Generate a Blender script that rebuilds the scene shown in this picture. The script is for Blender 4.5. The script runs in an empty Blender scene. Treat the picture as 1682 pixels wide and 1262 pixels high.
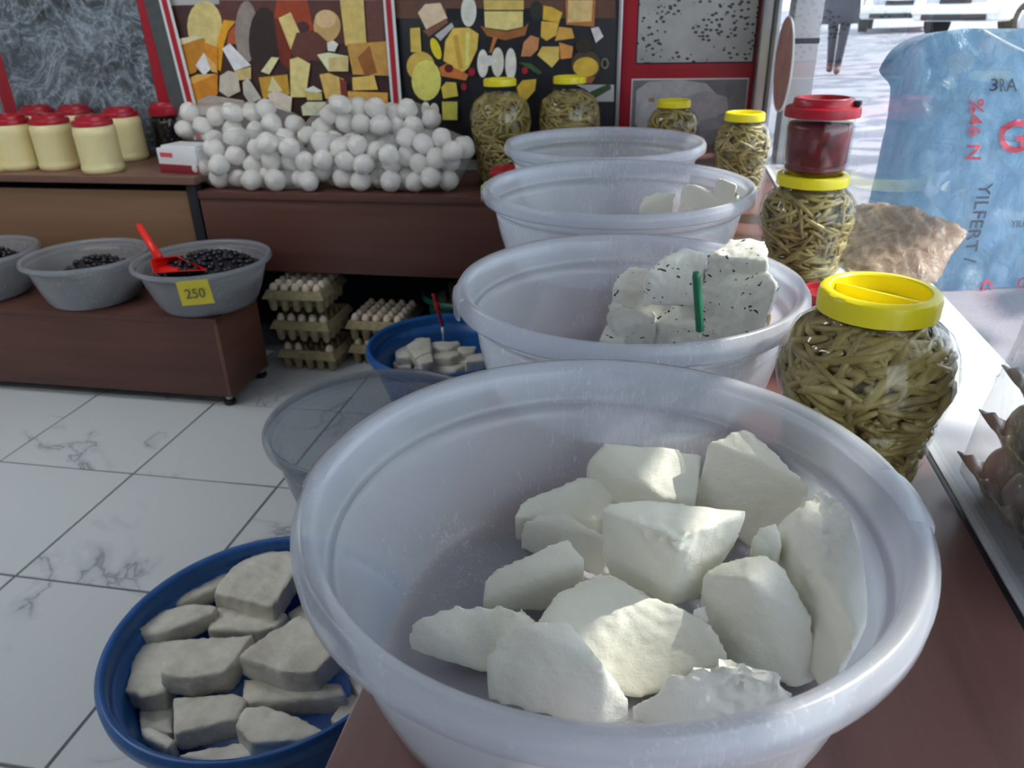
import bpy, bmesh, math, random
from mathutils import Vector, Matrix, noise
C = bpy.context.scene
COL = C.collection
random.seed(7)
R_ = math.radians

# ------------------------------------------------------------------ camera
CAM_H = 1.6
ROLL, PITCH, YAW, FPX = math.atan(.0251), math.atan(614/1250), R_(11.35), 1250.0
_h = Vector((-math.sin(YAW), math.cos(YAW), 0)); _r = Vector((math.cos(YAW), math.sin(YAW), 0)); _u = Vector((0, 0, 1))
CF = _h*math.cos(PITCH)-_u*math.sin(PITCH); _U = _h*math.sin(PITCH)+_u*math.cos(PITCH)
CR = _r*math.cos(ROLL)-_U*math.sin(ROLL); CU = _r*math.sin(ROLL)+_U*math.cos(ROLL)
cd = bpy.data.cameras.new('camera'); cam = bpy.data.objects.new('camera', cd); COL.objects.link(cam)
cam.matrix_world = Matrix(((CR.x, CU.x, -CF.x, 0), (CR.y, CU.y, -CF.y, 0), (CR.z, CU.z, -CF.z, CAM_H), (0, 0, 0, 1)))
cd.sensor_width = 36; cd.lens = FPX/1682*36; cd.clip_start = .02; cd.clip_end = 300
cd.dof.use_dof = True; cd.dof.focus_distance = .95; cd.dof.aperture_fstop = 9
C.camera = cam
# survey helpers: a pixel's sight line meets a plane of known height / depth / side
def _ray(px, py): return CF*FPX+CR*(px-841)-CU*(py-631)
def at(px, py, z): d = _ray(px, py); t = (z-CAM_H)/d.z; return Vector((0, 0, CAM_H))+d*t
def aty(px, py, Y): d = _ray(px, py); return Vector((0, 0, CAM_H))+d*(Y/d.y)
def atx(px, py, X): d = _ray(px, py); return Vector((0, 0, CAM_H))+d*(X/d.x)

# ------------------------------------------------------------------ light
w = bpy.data.worlds.new('sky'); C.world = w; w.use_nodes = True
bg = w.node_tree.nodes['Background']; bg.inputs[0].default_value = (.82, .90, 1, 1); bg.inputs[1].default_value = 3.7
sd = bpy.data.lights.new('sun', 'SUN'); sd.energy = 6.5; sd.angle = R_(.6); sd.color = (1, .93, .82)
sun = bpy.data.objects.new('sun', sd); COL.objects.link(sun)
sun.rotation_euler = Vector((-.74, -.28, -.80)).to_track_quat('-Z', 'Y').to_euler()
pd = bpy.data.lights.new('window_portal', 'AREA'); pd.shape = 'RECTANGLE'; pd.size = 4.6; pd.size_y = 1.7; pd.cycles.is_portal = True
po = bpy.data.objects.new('window_portal', pd); COL.objects.link(po); po.location = (.44, 1.4, 1.85)
po.rotation_euler = Vector((-1, 0, 0)).to_track_quat('-Z', 'Y').to_euler()
C.view_settings.view_transform = 'Standard'; C.view_settings.look = 'None'; C.view_settings.gamma = 1
C.view_settings.use_curve_mapping = False; C.view_settings.exposure = 0.2
C.cycles.use_denoising = True; C.cycles.max_bounces = 12; C.cycles.transparent_max_bounces = 32
C.cycles.transmission_bounces = 8; C.cycles.diffuse_bounces = 5; C.cycles.glossy_bounces = 5
C.cycles.caustics_reflective = False; C.cycles.caustics_refractive = False; C.cycles.sample_clamp_indirect = 6

# ------------------------------------------------------------------ materials
class NT:
    def __init__(s, name):
        s.m = bpy.data.materials.new(name); s.m.use_nodes = True; s.t = s.m.node_tree; s.n = s.t.nodes; s.l = s.t.links
        s.b = s.n['Principled BSDF']; s.o = s.n['Material Output']
    def new(s, t, **k):
        n = s.n.new(t)
        for a, v in k.items(): setattr(n, a, v)
        return n
    def link(s, a, b): s.l.new(a, b)
    def coord(s, kind='Object', scale=(1, 1, 1), rnd=False):
        tc = s.new('ShaderNodeTexCoord'); mp = s.new('ShaderNodeMapping'); mp.inputs['Scale'].default_value = scale
        s.link(tc.outputs[kind], mp.inputs[0])
        if rnd:
            oi = s.new('ShaderNodeObjectInfo'); mul = s.new('ShaderNodeVectorMath', operation='SCALE'); cmb = s.new('ShaderNodeCombineXYZ')
            for i in range(3): s.link(oi.outputs['Random'], cmb.inputs[i])
            s.link(cmb.outputs[0], mul.inputs[0]); mul.inputs['Scale'].default_value = 37
            s.link(mul.outputs[0], mp.inputs['Location'])
        return mp.outputs[0]
    def noise(s, v, scale, detail=4, rough=.55, dist=0):
        n = s.new('ShaderNodeTexNoise'); n.inputs['Scale'].default_value = scale; n.inputs['Detail'].default_value = detail
        n.inputs['Roughness'].default_value = rough; n.inputs['Distortion'].default_value = dist; s.link(v, n.inputs['Vector']); return n.outputs['Fac']
    def ramp(s, f, stops):
        r = s.new('ShaderNodeValToRGB'); e = r.color_ramp.elements
        while len(e) < len(stops): e.new(.5)
        for i, (p, c) in enumerate(stops): e[i].position = p; e[i].color = (*c, 1)
        s.link(f, r.inputs[0]); return r.outputs[0]
    def mixc(s, f, a, b, mode='MIX'):
        m = s.new('ShaderNodeMix', data_type='RGBA', blend_type=mode)
        for sock, v in ((m.inputs['Factor'], f), (m.inputs[6], a), (m.inputs[7], b)):
            if isinstance(v, bpy.types.NodeSocket): s.link(v, sock)
            elif isinstance(v, tuple): sock.default_value = (*v, 1)
            else: sock.default_value = v
        return m.outputs[2]
    def bump(s, h, strength=.3, dist=.002):
        b = s.new('ShaderNodeBump'); b.inputs['Strength'].default_value = strength; b.inputs['Distance'].default_value = dist
        s.link(h, b.inputs['Height']); s.link(b.outputs[0], s.b.inputs['Normal']); return b.outputs[0]
    def col(s, c):
        if isinstance(c, bpy.types.NodeSocket): s.link(c, s.b.inputs['Base Color'])
        else: s.b.inputs['Base Color'].default_value = (*c, 1)
    def set(s, **k):
        for a, v in k.items(): s.b.inputs[a.replace('_', ' ')].default_value = v
        return s
def fres(n, ior, k=1.0, normal=None):   # Fresnel on the entering side only: a thin sheet does not trap light inside
    fr = n.new('ShaderNodeFresnel'); fr.inputs[0].default_value = ior
    if normal: n.link(normal, fr.inputs['Normal'])
    ge = n.new('ShaderNodeNewGeometry'); iv = n.new('ShaderNodeMath', operation='SUBTRACT'); iv.inputs[0].default_value = k; n.link(ge.outputs['Backfacing'], iv.inputs[1])
    mu = n.new('ShaderNodeMath', operation='MULTIPLY'); mu.use_clamp = True; n.link(fr.outputs[0], mu.inputs[0]); n.link(iv.outputs[0], mu.inputs[1]); return mu.outputs[0]
def plain(name, c, rough=.5, var=.08, scale=12, bump=0, metal=0, **k):
    n = NT(name); f = n.noise(n.coord(rnd=True), scale, 3)
    lo = tuple(x*(1-var) for x in c); hi = tuple(min(1, x*(1+var)) for x in c)
    n.col(n.ramp(f, [(.3, lo), (.7, hi)])); n.set(Roughness=rough, Metallic=metal, **k)
    if bump: n.bump(n.noise(n.coord(), scale*6, 4), bump, .003)
    return n.m
def wood(name, a, b, axis, rough=.35):
    n = NT(name); sc = [26, 26, 26]; sc[axis] = 1.3
    v = n.coord(scale=tuple(sc)); f = n.noise(v, 1.0, 6, .6, .6); sc2 = [5, 5, 5]; sc2[axis] = .35
    f2 = n.noise(n.coord(scale=tuple(sc2)), 1, 3)
    c = n.ramp(f, [(.3, a), (.72, b)]); c = n.mixc(.5, c, n.ramp(f2, [(.3, tuple(x*.7 for x in a)), (.7, b)]))
    n.col(c); n.set(Roughness=rough); n.bump(f, .08, .001); return n.m
def pane_mat(name, tint=(1, 1, 1), rough=.0, ior=1.5, extra=0.0, haze=0.0):
    n = NT(name); tr = n.new('ShaderNodeBsdfTransparent'); tr.inputs[0].default_value = (*tint, 1)
    gl = n.new('ShaderNodeBsdfGlossy'); gl.inputs['Roughness'].default_value = rough
    mx = n.new('ShaderNodeMixShader'); n.link(fres(n, ior), mx.inputs[0]); n.link(tr.outputs[0], mx.inputs[1]); n.link(gl.outputs[0], mx.inputs[2])
    out = mx.outputs[0]
    if haze:
        d = n.new('ShaderNodeBsdfDiffuse'); d.inputs[0].default_value = (.85, .88, .9, 1); m2 = n.new('ShaderNodeMixShader'); m2.inputs[0].default_value = haze
        n.link(out, m2.inputs[1]); n.link(d.outputs[0], m2.inputs[2]); out = m2.outputs[0]
    n.link(out, n.o.inputs[0]); return n.m
def tub_mat(name, c, clear=.45, streak=True):
    n = NT(name); v = n.coord()
    df = n.new('ShaderNodeBsdfDiffuse'); tl = n.new('ShaderNodeBsdfTranslucent'); tr = n.new('ShaderNodeBsdfTransparent'); gl = n.new('ShaderNodeBsdfGlossy')
    base = n.mixc(n.noise(v, 9, 5, .7), tuple(x*.9 for x in c), c)
    n.link(base, df.inputs[0]); n.link(base, tl.inputs[0]); tr.inputs[0].default_value = (*tuple(min(1, x*1.05) for x in c), 1)
    gl.inputs['Roughness'].default_value = .28
    m1 = n.new('ShaderNodeMixShader'); m1.inputs[0].default_value = .5; n.link(df.outputs[0], m1.inputs[1]); n.link(tl.outputs[0], m1.inputs[2])
    m2 = n.new('ShaderNodeMixShader')
    # dried whey scratches and drops make the sheet milkier where they sit
    patch = n.noise(n.coord(scale=(5, 5, 5)), 1.0, 3); sp = n.noise(n.coord(scale=(90, 90, 16)), 2.0, 7, .72, 1.2)
    pm = n.new('ShaderNodeMath', operation='MULTIPLY_ADD'); n.link(patch, pm.inputs[0]); pm.inputs[1].default_value = .5; n.link(sp, pm.inputs[2])
    k = n.new('ShaderNodeMapRange'); n.link(pm.outputs[0], k.inputs[0]); k.inputs[1].default_value = .86; k.inputs[2].default_value = 1.0; k.inputs[3].default_value = clear; k.inputs[4].default_value = clear*.35
    n.link(k.outputs[0], m2.inputs[0]); n.link(m1.outputs[0], m2.inputs[1]); n.link(tr.outputs[0], m2.inputs[2])
    m3 = n.new('ShaderNodeMixShader'); n.link(fres(n, 1.45), m3.inputs[0]); n.link(m2.outputs[0], m3.inputs[1]); n.link(gl.outputs[0], m3.inputs[2])
    n.link(m3.outputs[0], n.o.inputs[0]); return n.m
def cheese_mat(name, a, b, herb=False, pit=.5):
    n = NT(name); v = n.coord(rnd=True); f = n.noise(v, 14, 5, .6)
    c = n.ramp(f, [(.3, a), (.7, b)])
    if herb:
        vo = n.new('ShaderNodeTexVoronoi'); vo.inputs['Scale'].default_value = 75; mp = n.new('ShaderNodeMapping'); mp.inputs['Scale'].default_value = (.8, 1.5, 1.6); mp.inputs['Rotation'].default_value = (.5, .4, .6)
        nz = n.new('ShaderNodeTexNoise'); nz.inputs['Scale'].default_value = 45; n.link(v, nz.inputs['Vector']); sc = n.new('ShaderNodeVectorMath', operation='MULTIPLY_ADD'); sc.inputs[1].default_value = (.035, .035, .035)
        n.link(nz.outputs['Color'], sc.inputs[0]); n.link(v, sc.inputs[2]); n.link(sc.outputs[0], mp.inputs[0]); n.link(mp.outputs[0], vo.inputs['Vector'])
        sx = n.new('ShaderNodeSeparateColor'); n.link(vo.outputs['Color'], sx.inputs[0]); th = n.new('ShaderNodeMapRange'); n.link(sx.outputs[0], th.inputs[0]); th.inputs[1].default_value = .5; th.inputs[2].default_value = 1; th.inputs[3].default_value = 0; th.inputs[4].default_value = .37
        k3 = n.new('ShaderNodeMath', operation='LESS_THAN'); n.link(vo.outputs['Distance'], k3.inputs[0]); n.link(th.outputs[0], k3.inputs[1])
        c = n.mixc(k3.outputs[0], c, (.035, .045, .03))
    n.col(c); n.set(Roughness=.55); n.b.inputs['Subsurface Weight'].default_value = .12; n.b.inputs['Subsurface Radius'].default_value = (.012, .009, .006); n.b.inputs['Subsurface Scale'].default_value = .5
    h = n.noise(v, 160, 5, .7); h2 = n.noise(v, 45, 3, .6)
    ad = n.new('ShaderNodeMath', operation='ADD'); n.link(h, ad.inputs[0]); n.link(h2, ad.inputs[1])
    n.bump(ad.outputs[0], pit, .0016); return n.m

M = {}
M['counter'] = wood('reddish brown counter laminate', (.125, .055, .050), (.205, .098, .088), 1, .3)
M['shelf_dark'] = wood('dark red brown laminate', (.085, .032, .024), (.15, .06, .042), 0, .4)
M['shelf_tan'] = wood('mid brown laminate', (.20, .105, .055), (.28, .155, .085), 0, .4)
M['edge'] = wood('brown edge band', (.17, .085, .06), (.24, .125, .09), 0, .4)
M['black'] = plain('black metal', (.012, .013, .018), .5)
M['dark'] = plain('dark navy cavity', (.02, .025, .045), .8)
M['tub'] = tub_mat('milky polypropylene', (.88, .90, .94), .60)
M['tub_grey'] = tub_mat('smoky polypropylene', (.80, .82, .85), .70)
M['tub_low'] = tub_mat('clear polypropylene', (.74, .77, .80), .82)
M['blue'] = plain('blue plastic', (.016, .11, .36), .32, .12, 20)
M['green'] = plain('green plastic', (.01, .11, .085), .35)
M['cheese'] = cheese_mat('fresh white cheese', (.81, .80, .685), (.87, .865, .765))
M['cheese_grey'] = cheese_mat('aged white cheese', (.56, .53, .44), (.84, .82, .72), pit=1.0)
M['herb'] = cheese_mat('herb cheese', (.76, .76, .68), (.84, .84, .77), herb=True)
M['tan_cheese'] = cheese_mat('tan cheese rind', (.72, .56, .36), (.80, .66, .46))
M['white_ball'] = cheese_mat('dried cheese ball skin', (.78, .74, .69), (.88, .85, .80), pit=.3)
M['cream'] = plain('cream', (.80, .70, .36), .35, .04)
M['red'] = plain('red plastic', (.42, .010, .025), .33)
M['red_bright'] = plain('bright red plastic', (.85, .02, .015), .35)
M['yellow'] = plain('yellow plastic', (.86, .74, .015), .33, .03)
M['paste'] = plain('red pepper paste', (.12, .010, .018), .3, .5, 30)
M['olive'] = plain('black olive skin', (.010, .010, .016), .16, .4, 60)
M['egg'] = plain('egg shell', (.80, .68, .55), .45, .1)
M['egg_brown'] = plain('brown egg shell', (.44, .32, .26), .18, .12, 20, Coat_Weight=.8)
M['pulp'] = plain('pulp tray card', (.36, .30, .17), .9, .2, 40, .4)
M['pulp_wrapped'] = plain('pulp tray card under film', (.30, .22, .18), .25, .2, 30, .4, Coat_Weight=.7)
M['film'] = pane_mat('clear wrapping film', (.97, .97, .98), .08, 1.35, .0, .05)
M['glass'] = pane_mat('window glass', (.93, .95, .96), .0, 1.5, .0, .015)
M['pet'] = pane_mat('clear jar plastic', (.95, .95, .92), .03, 1.5)
M['brine'] = plain('olive brine', (.27, .23, .095), .25, .45, 25)
n_ = NT('pickled stalks'); oi = n_.new('ShaderNodeObjectInfo'); f_ = n_.noise(n_.coord(), 22, 3)
n_.col(n_.ramp(f_, [(.25, (.15, .11, .04)), (.5, (.36, .28, .095)), (.78, (.58, .49, .22))])); n_.set(Roughness=.35); M['stalk'] = n_.m
M['silver'] = plain('brushed aluminium', (.62, .63, .65), .3, .04, metal=.85)
M['white'] = plain('white painted', (.78, .79, .80), .5, .03)
M['sill'] = plain('white stone sill', (.74, .76, .82), .35, .05, 6)
M['wallp'] = plain('wall paint', (.55, .55, .53), .85, .03)
M['ceilp'] = plain('ceiling paint', (.75, .75, .74), .9, .02)
M['frame_red'] = plain('red sign frame', (.42, .016, .03), .35, .05)
M['stripe_red'] = plain('red print', (.46, .015, .03), .5, .04)
M['tan_sack'] = None
n_ = NT('asphalt'); v_ = n_.coord(); n_.col(n_.ramp(n_.noise(v_, 1.2, 8, .7), [(.3, (.23, .23, .275)), (.7, (.34, .34, .39))])); n_.set(Roughness=.85); n_.bump(n_.noise(v_, 80, 3), .3, .01); M['road'] = n_.m
n_ = NT('marble tile'); v_ = n_.coord(rnd=True)
wv = n_.new('ShaderNodeTexNoise'); wv.inputs['Scale'].default_value = 2.0; wv.inputs['Detail'].default_value = 5; wv.inputs['Distortion'].default_value = 1.2; n_.link(v_, wv.inputs['Vector'])
ab = n_.new('ShaderNodeMath', operation='SUBTRACT'); ab.inputs[1].default_value = .5; n_.link(wv.outputs['Fac'], ab.inputs[0]); ab2 = n_.new('ShaderNodeMath', operation='ABSOLUTE'); n_.link(ab.outputs[0], ab2.inputs[0])
vein = n_.ramp(ab2.outputs[0], [(.0, (.30, .32, .35)), (.012, (.52, .55, .58)), (.05, (.62, .65, .665))])
n_.col(n_.mixc(n_.ramp(n_.noise(v_, 1.3, 2), [(.48, (0, 0, 0)), (.56, (1, 1, 1))]), (.62, .65, .665), vein)); n_.set(Roughness=.22); M['tile'] = n_.m
M['grout'] = plain('grout', (.16, .17, .18), .9)
def emit(name, c, s):
    n = NT(name); n.b.inputs['Emission Color'].default_value = (*c, 1); n.b.inputs['Emission Strength'].default_value = s; n.col(c); return n.m
M['lamp'] = emit('lamp diffuser', (.93, .97, 1), 11.5)

# ------------------------------------------------------------------ helpers
def tag(o, label=None, cat=None, group=None, kind=None):
    if label: o['label'] = label
    if cat: o['category'] = cat
    if group: o['group'] = group
    if kind: o['kind'] = kind
    return o
def finish(name, bm, mat, parent=None, smooth=False, auto=None, normals=True):
    if normals: bmesh.ops.recalc_face_normals(bm, faces=bm.faces)
    me = bpy.data.meshes.new(name); bm.to_mesh(me); bm.free()
    for m in (mat if isinstance(mat, list) else [mat]): me.materials.append(m)
    if smooth or auto:
        for p in me.polygons: p.use_smooth = True
        if auto: me.set_sharp_from_angle(angle=R_(auto))
    o = bpy.data.objects.new(name, me); COL.objects.link(o)
    if parent: o.parent = parent
    return o
def link(name, me, parent=None, loc=None, rot=None, scale=None):
    o = bpy.data.objects.new(name, me); COL.objects.link(o)
    if parent: o.parent = parent
    if loc is not None: o.location = loc
    if rot is not None: o.rotation_euler = rot
    if scale is not None: o.scale = scale
    return o
def empty(name, loc, rz=0):
    o = bpy.data.objects.new(name, None); COL.objects.link(o); o.location = loc; o.rotation_euler = (0, 0, rz); o.empty_display_size = .05; return o
def copy_tree(o, parent=None):
    c = o.copy(); COL.objects.link(c)
    if parent: c.parent = parent
    for ch in [x for x in o.children]: copy_tree(ch, c)
    return c
def box(bm, x0, x1, y0, y1, z0, z1, bev=0, seg=2, mi=0):
    vs = [bm.verts.new((x, y, z)) for x in (x0, x1) for y in (y0, y1) for z in (z0, z1)]
    fs = [bm.faces.new([vs[i] for i in f]) for f in ((0, 1, 3, 2), (4, 6, 7, 5), (0, 4, 5, 1), (2, 3, 7, 6), (0, 2, 6, 4), (1, 5, 7, 3))]
    for f in fs: f.material_index = mi
    if bev:
        es = {e for f in fs for e in f.edges}
        r = bmesh.ops.bevel(bm, geom=list(es), offset=bev, segments=seg, profile=.6, affect='EDGES')
        for f in r['faces']: f.material_index = mi
    return vs
def B(name, mat, x0, x1, y0, y1, z0, z1, parent=None, bev=.004, seg=2):
    bm = bmesh.new(); box(bm, x0, x1, y0, y1, z0, z1, bev, seg); return finish(name, bm, mat, parent, auto=35)
def lathe(bm, prof, seg=48, mod=None, mi=0, arc=None):
    rings = []
    for (r, z) in prof:
        if r < 1e-6: rings.append([bm.verts.new((0, 0, z))]); continue
        ring = []
        for i in range(seg):
            a = 2*math.pi*i/seg; rr = r*(mod(a, r, z) if mod else 1); ring.append(bm.verts.new((rr*math.cos(a), rr*math.sin(a), z)))
        rings.append(ring)
    for A, D in zip(rings, rings[1:]):
        for i in range(seg):
            j = (i+1) % seg
            if len(A) == 1 and len(D) == 1: continue
            if len(A) == 1: f = bm.faces.new((A[0], D[i], D[j]))
            elif len(D) == 1: f = bm.faces.new((A[i], A[j], D[0]))
            else: f = bm.faces.new((A[i], A[j], D[j], D[i]))
            f.material_index = mi
def tube(bm, pts, rad, seg=8, flat=1.0, cap=True):
    pts = [Vector(p) for p in pts]; rads = rad if isinstance(rad, (list, tuple)) else [rad]*len(pts); prev = None; ref = Vector((0, 0, 1))
    rings = []
    for i, p in enumerate(pts):
        t = (pts[min(i+1, len(pts)-1)]-pts[max(i-1, 0)]).normalized()
        if abs(t.dot(ref)) > .95: ref = Vector((1, 0, 0))
        a = t.cross(ref).normalized(); b = a.cross(t).normalized()
        rings.append([bm.verts.new(p+(a*math.cos(2*math.pi*k/seg)+b*math.sin(2*math.pi*k/seg)*flat)*rads[i]) for k in range(seg)])
    for A, D in zip(rings, rings[1:]):
        for k in range(seg): bm.faces.new((A[k], A[(k+1) % seg], D[(k+1) % seg], D[k]))
    if cap: bm.faces.new(rings[0][::-1]); bm.faces.new(rings[-1])
def smoothpath(pts, n=6):
    pts = [Vector(p) for p in pts]; out = []
    for i in range(len(pts)-1):
        p0, p1, p2, p3 = pts[max(i-1, 0)], pts[i], pts[i+1], pts[min(i+2, len(pts)-1)]
        for k in range(n):
            t = k/n; out.append(.5*((2*p1)+(p2-p0)*t+(2*p0-5*p1+4*p2-p3)*t*t+(3*p1-p0-3*p2+p3)*t**3))
    return out+[pts[-1]]
def fbm(p, o=4): return noise.fractal(p, .9, 2.1, o)

# ------------------------------------------------------------------ the room
WY, CX0, CX1, CZ, GX = 3.90, -.262, .406, 1.0, .43
fl = B('floor', M['grout'], -5, .4, -2.5, WY+.05, -.12, -.004, bev=0); tag(fl, kind='structure')
bm = bmesh.new(); box(bm, -.3005, .3005, -.3005, .3005, -.012, 0, .0022, 1); tl = finish('tile', bm, M['tile'], fl, auto=40); tme = tl.data; first = True
for i in range(-4, 4):
    for j in range(-6, 4):
        x, y = -2.576+.3045+.609*i, 2.2+.3045+.609*j
        if x > .1 or y+.3 > WY: continue
        if first: tl.location = (x, y, 0); first = False
        else: link('tile', tme, fl, (x, y, 0))
wb = B('wall_back', M['wallp'], -5, GX, WY, WY+.15, 0, 2.9, bev=0); tag(wb, kind='structure')
tag(B('wall_left', M['wallp'], -5.15, -5, -2.5, WY, 0, 2.9, bev=0), kind='structure')
tag(B('wall_front', M['wallp'], -5, GX+.1, -2.65, -2.5, 0, 2.9, bev=0), kind='structure')
tag(B('ceiling', M['ceilp'], -5.15, GX+.1, -2.65, WY+.15, 2.9, 3.05, bev=0), kind='structure')
wr = B('wall_right', M['wallp'], CX1+.008, GX+.2, -2.5, WY+.05, 0, .955, bev=0); tag(wr, kind='structure')
B('lintel', M['wallp'], GX-.02, GX+.2, -2.5, WY+.15, 2.6, 2.9, wr, 0)
B('end_wall', M['wallp'], GX-.02, GX+.2, -2.5, -1.2, .955, 2.6, wr, 0)
win = empty('window_1', (GX, 1.4, CZ)); tag(win, kind='structure')
def inw(o):
    o.parent = win; o.location = -Vector(win.location); return o
inw(B('glass_pane', M['glass'], GX-.003, GX+.003, -1.2, 3.80, CZ-.004, 2.6, bev=0))
inw(B('gasket', M['black'], CX1+.001, CX1+.011, -1.2, 3.80, CZ-.03, CZ-.006, bev=.002))
inw(B('end_post', M['silver'], GX-.045, GX+.03, 3.77, WY, CZ-.02, 2.6, bev=.006))
inw(B('rubber_strip', M['black'], GX-.004, GX+.012, 3.735, 3.77, CZ-.02, 2.6, bev=.002))
tag(B('trim_1', M['sill'], CX1+.012, .6475, -1.2, 3.85, CZ-.05, CZ-.005, bev=.003), kind='structure')
# unseen ceiling panels, added as fill light to brighten the shop interior
for i, (x, y) in enumerate(((-2.5, 2.3), (-2.9, .4), (-3.6, 1.4))):
    t = empty('fill_panel', (x, y, 2.9)); tag(t, ('flat white fill panel, added unseen nearest the poster wall', 'flat white fill panel, added unseen over the middle of the shop floor', 'flat white fill panel, added unseen nearest the left wall')[i], 'lamp', 'added fill panels')
    b_ = B('housing', M['white'], -.62, .62, -.17, .17, -.05, 0, t); B('diffuser', M['lamp'], -.6, .6, -.15, .15, -.056, -.05, t, bev=0)

# ------------------------------------------------------------------ counter
ct = empty('counter', (0, 1.5, 0)); tag(ct, 'long reddish brown laminate counter beside the window carrying four plastic basins', 'counter')
def onc(o, t=None):
    o.parent = t or ct; o.location = -Vector((t or ct).location); return o
onc(B('worktop', M['counter'], CX0, CX1, -.7, WY-.03, CZ-.04, CZ, bev=.003))
onc(B('side_panel', M['counter'], CX0+.03, CX0+.055, -.68, WY-.3, .03, CZ-.04, bev=.002))
onc(B('base_panel', M['black'], CX0+.06, CX1-.02, -.66, WY-.05, .0, .06, bev=.002))

# ------------------------------------------------------------------ plastic basins
def basin_bm(Rr, h, rb, lip=.032, thick=.0028, seg=96, step=.050, lipw=.020):
    bm = bmesh.new()
    prof = [(0, .004), (rb*.5, .004), (rb-.025, .004), (rb-.006, .010), (rb+.006, .026)]
    r_in = Rr-lipw
    z1 = h-step; r1 = rb+.010+(r_in-.014-rb-.010)
    for k in range(1, 6):
        t = k/5; prof.append((rb+.008+(r1-rb-.008)*t+.004*math.sin(math.pi*t), .03+(z1-.03)*t))
    prof += [(r1+.001, z1), (r1+.0065, z1+.001), (r1+.0085, z1+.004), (r1+.009, z1+.010)]
    prof += [(r_in-.004, h-.012), (r_in, h-.005), (r_in+.006, h-.001), (r_in+.013, h), (Rr-.006, h-.003), (Rr-.001, h-.009), (Rr, h-.016), (Rr-.001, h-lip+.003), (Rr-.003, h-lip)]
    lathe(bm, prof, seg); return bm
def basin(name, x, y, z, Rr, h, rb, mat, label, cat='basin', group=None, tilt=None, thick=.0028, **k):
    o = finish(name, basin_bm(Rr, h, rb, **k), mat, None, smooth=True)
    o.location = (x, y, z); m = o.modifiers.new('wall', 'SOLIDIFY'); m.thickness = thick; m.offset = -1
    if tilt: o.rotation_euler = tilt
    tag(o, label, cat, group); return o
def grip(o, Rr, h, a, wid=.30, lip=.034, mat=None):   # thumb grip pressed out of the lip
    bm = bmesh.new(); n = 14; rings = []
    for i in range(n+1):
        t = i/n-.5; aa = a+t*wid; e = math.cos(math.pi*t)**.35 if abs(t) < .5 else 0
        prof = [(Rr-.022, h+.0012), (Rr-.010, h+.0016*e+.001), (Rr+.002*e, h-.005), (Rr+.004*e+.0006, h-.016), (Rr+.003*e+.0006, h-lip-.006*e)]
        rings.append([bm.verts.new((r*math.cos(aa), r*math.sin(aa), z)) for r, z in prof])
    for A, D in zip(rings, rings[1:]):
        for i in range(4): bm.faces.new((A[i], A[i+1], D[i+1], D[i]))
    g = finish('hand_grip', bm, mat or M['tub'], o, smooth=True); return g
b1 = basin('plastic_basin', -.038, .606, CZ, .287, .20, .224, M['tub'], 'translucent white plastic basin nearest the camera, full of smooth white cheese blocks', group='translucent basins on the counter')
grip(b1, .286, .20, R_(180)); grip(b1, .286, .20, R_(4))
b2 = basin('plastic_basin', -.044, 1.213, CZ, .286, .20, .222, M['tub'], 'translucent basin with herb-flecked cheese and a green-handled knife', group='translucent basins on the counter')
grip(b2, .286, .20, R_(200))
b3 = basin('plastic_basin', -.11, 1.954, CZ, .340, .205, .268, M['tub'], 'translucent basin behind the herb cheese, holding a few white wedges', group='translucent basins on the counter')
grip(b3, .340, .205, R_(185))
sp_ = Vector((-.340*math.cos(.12)-.001, -.340*math.sin(.12), .193)); bm = bmesh.new(); box(bm, -.002, .002, -.008, .008, -.009, .009, .001, 1); st_ = finish('label_scrap', bm, plain('lime paper', (.45, .62, .06), .6), b3); st_.location = sp_
b4 = basin('plastic_basin', -.197, 2.640, CZ, .334, .205, .262, M['tub'], 'farthest translucent basin on the counter, almost empty, beneath the red framed sign', group='translucent basins on the counter')

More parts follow.
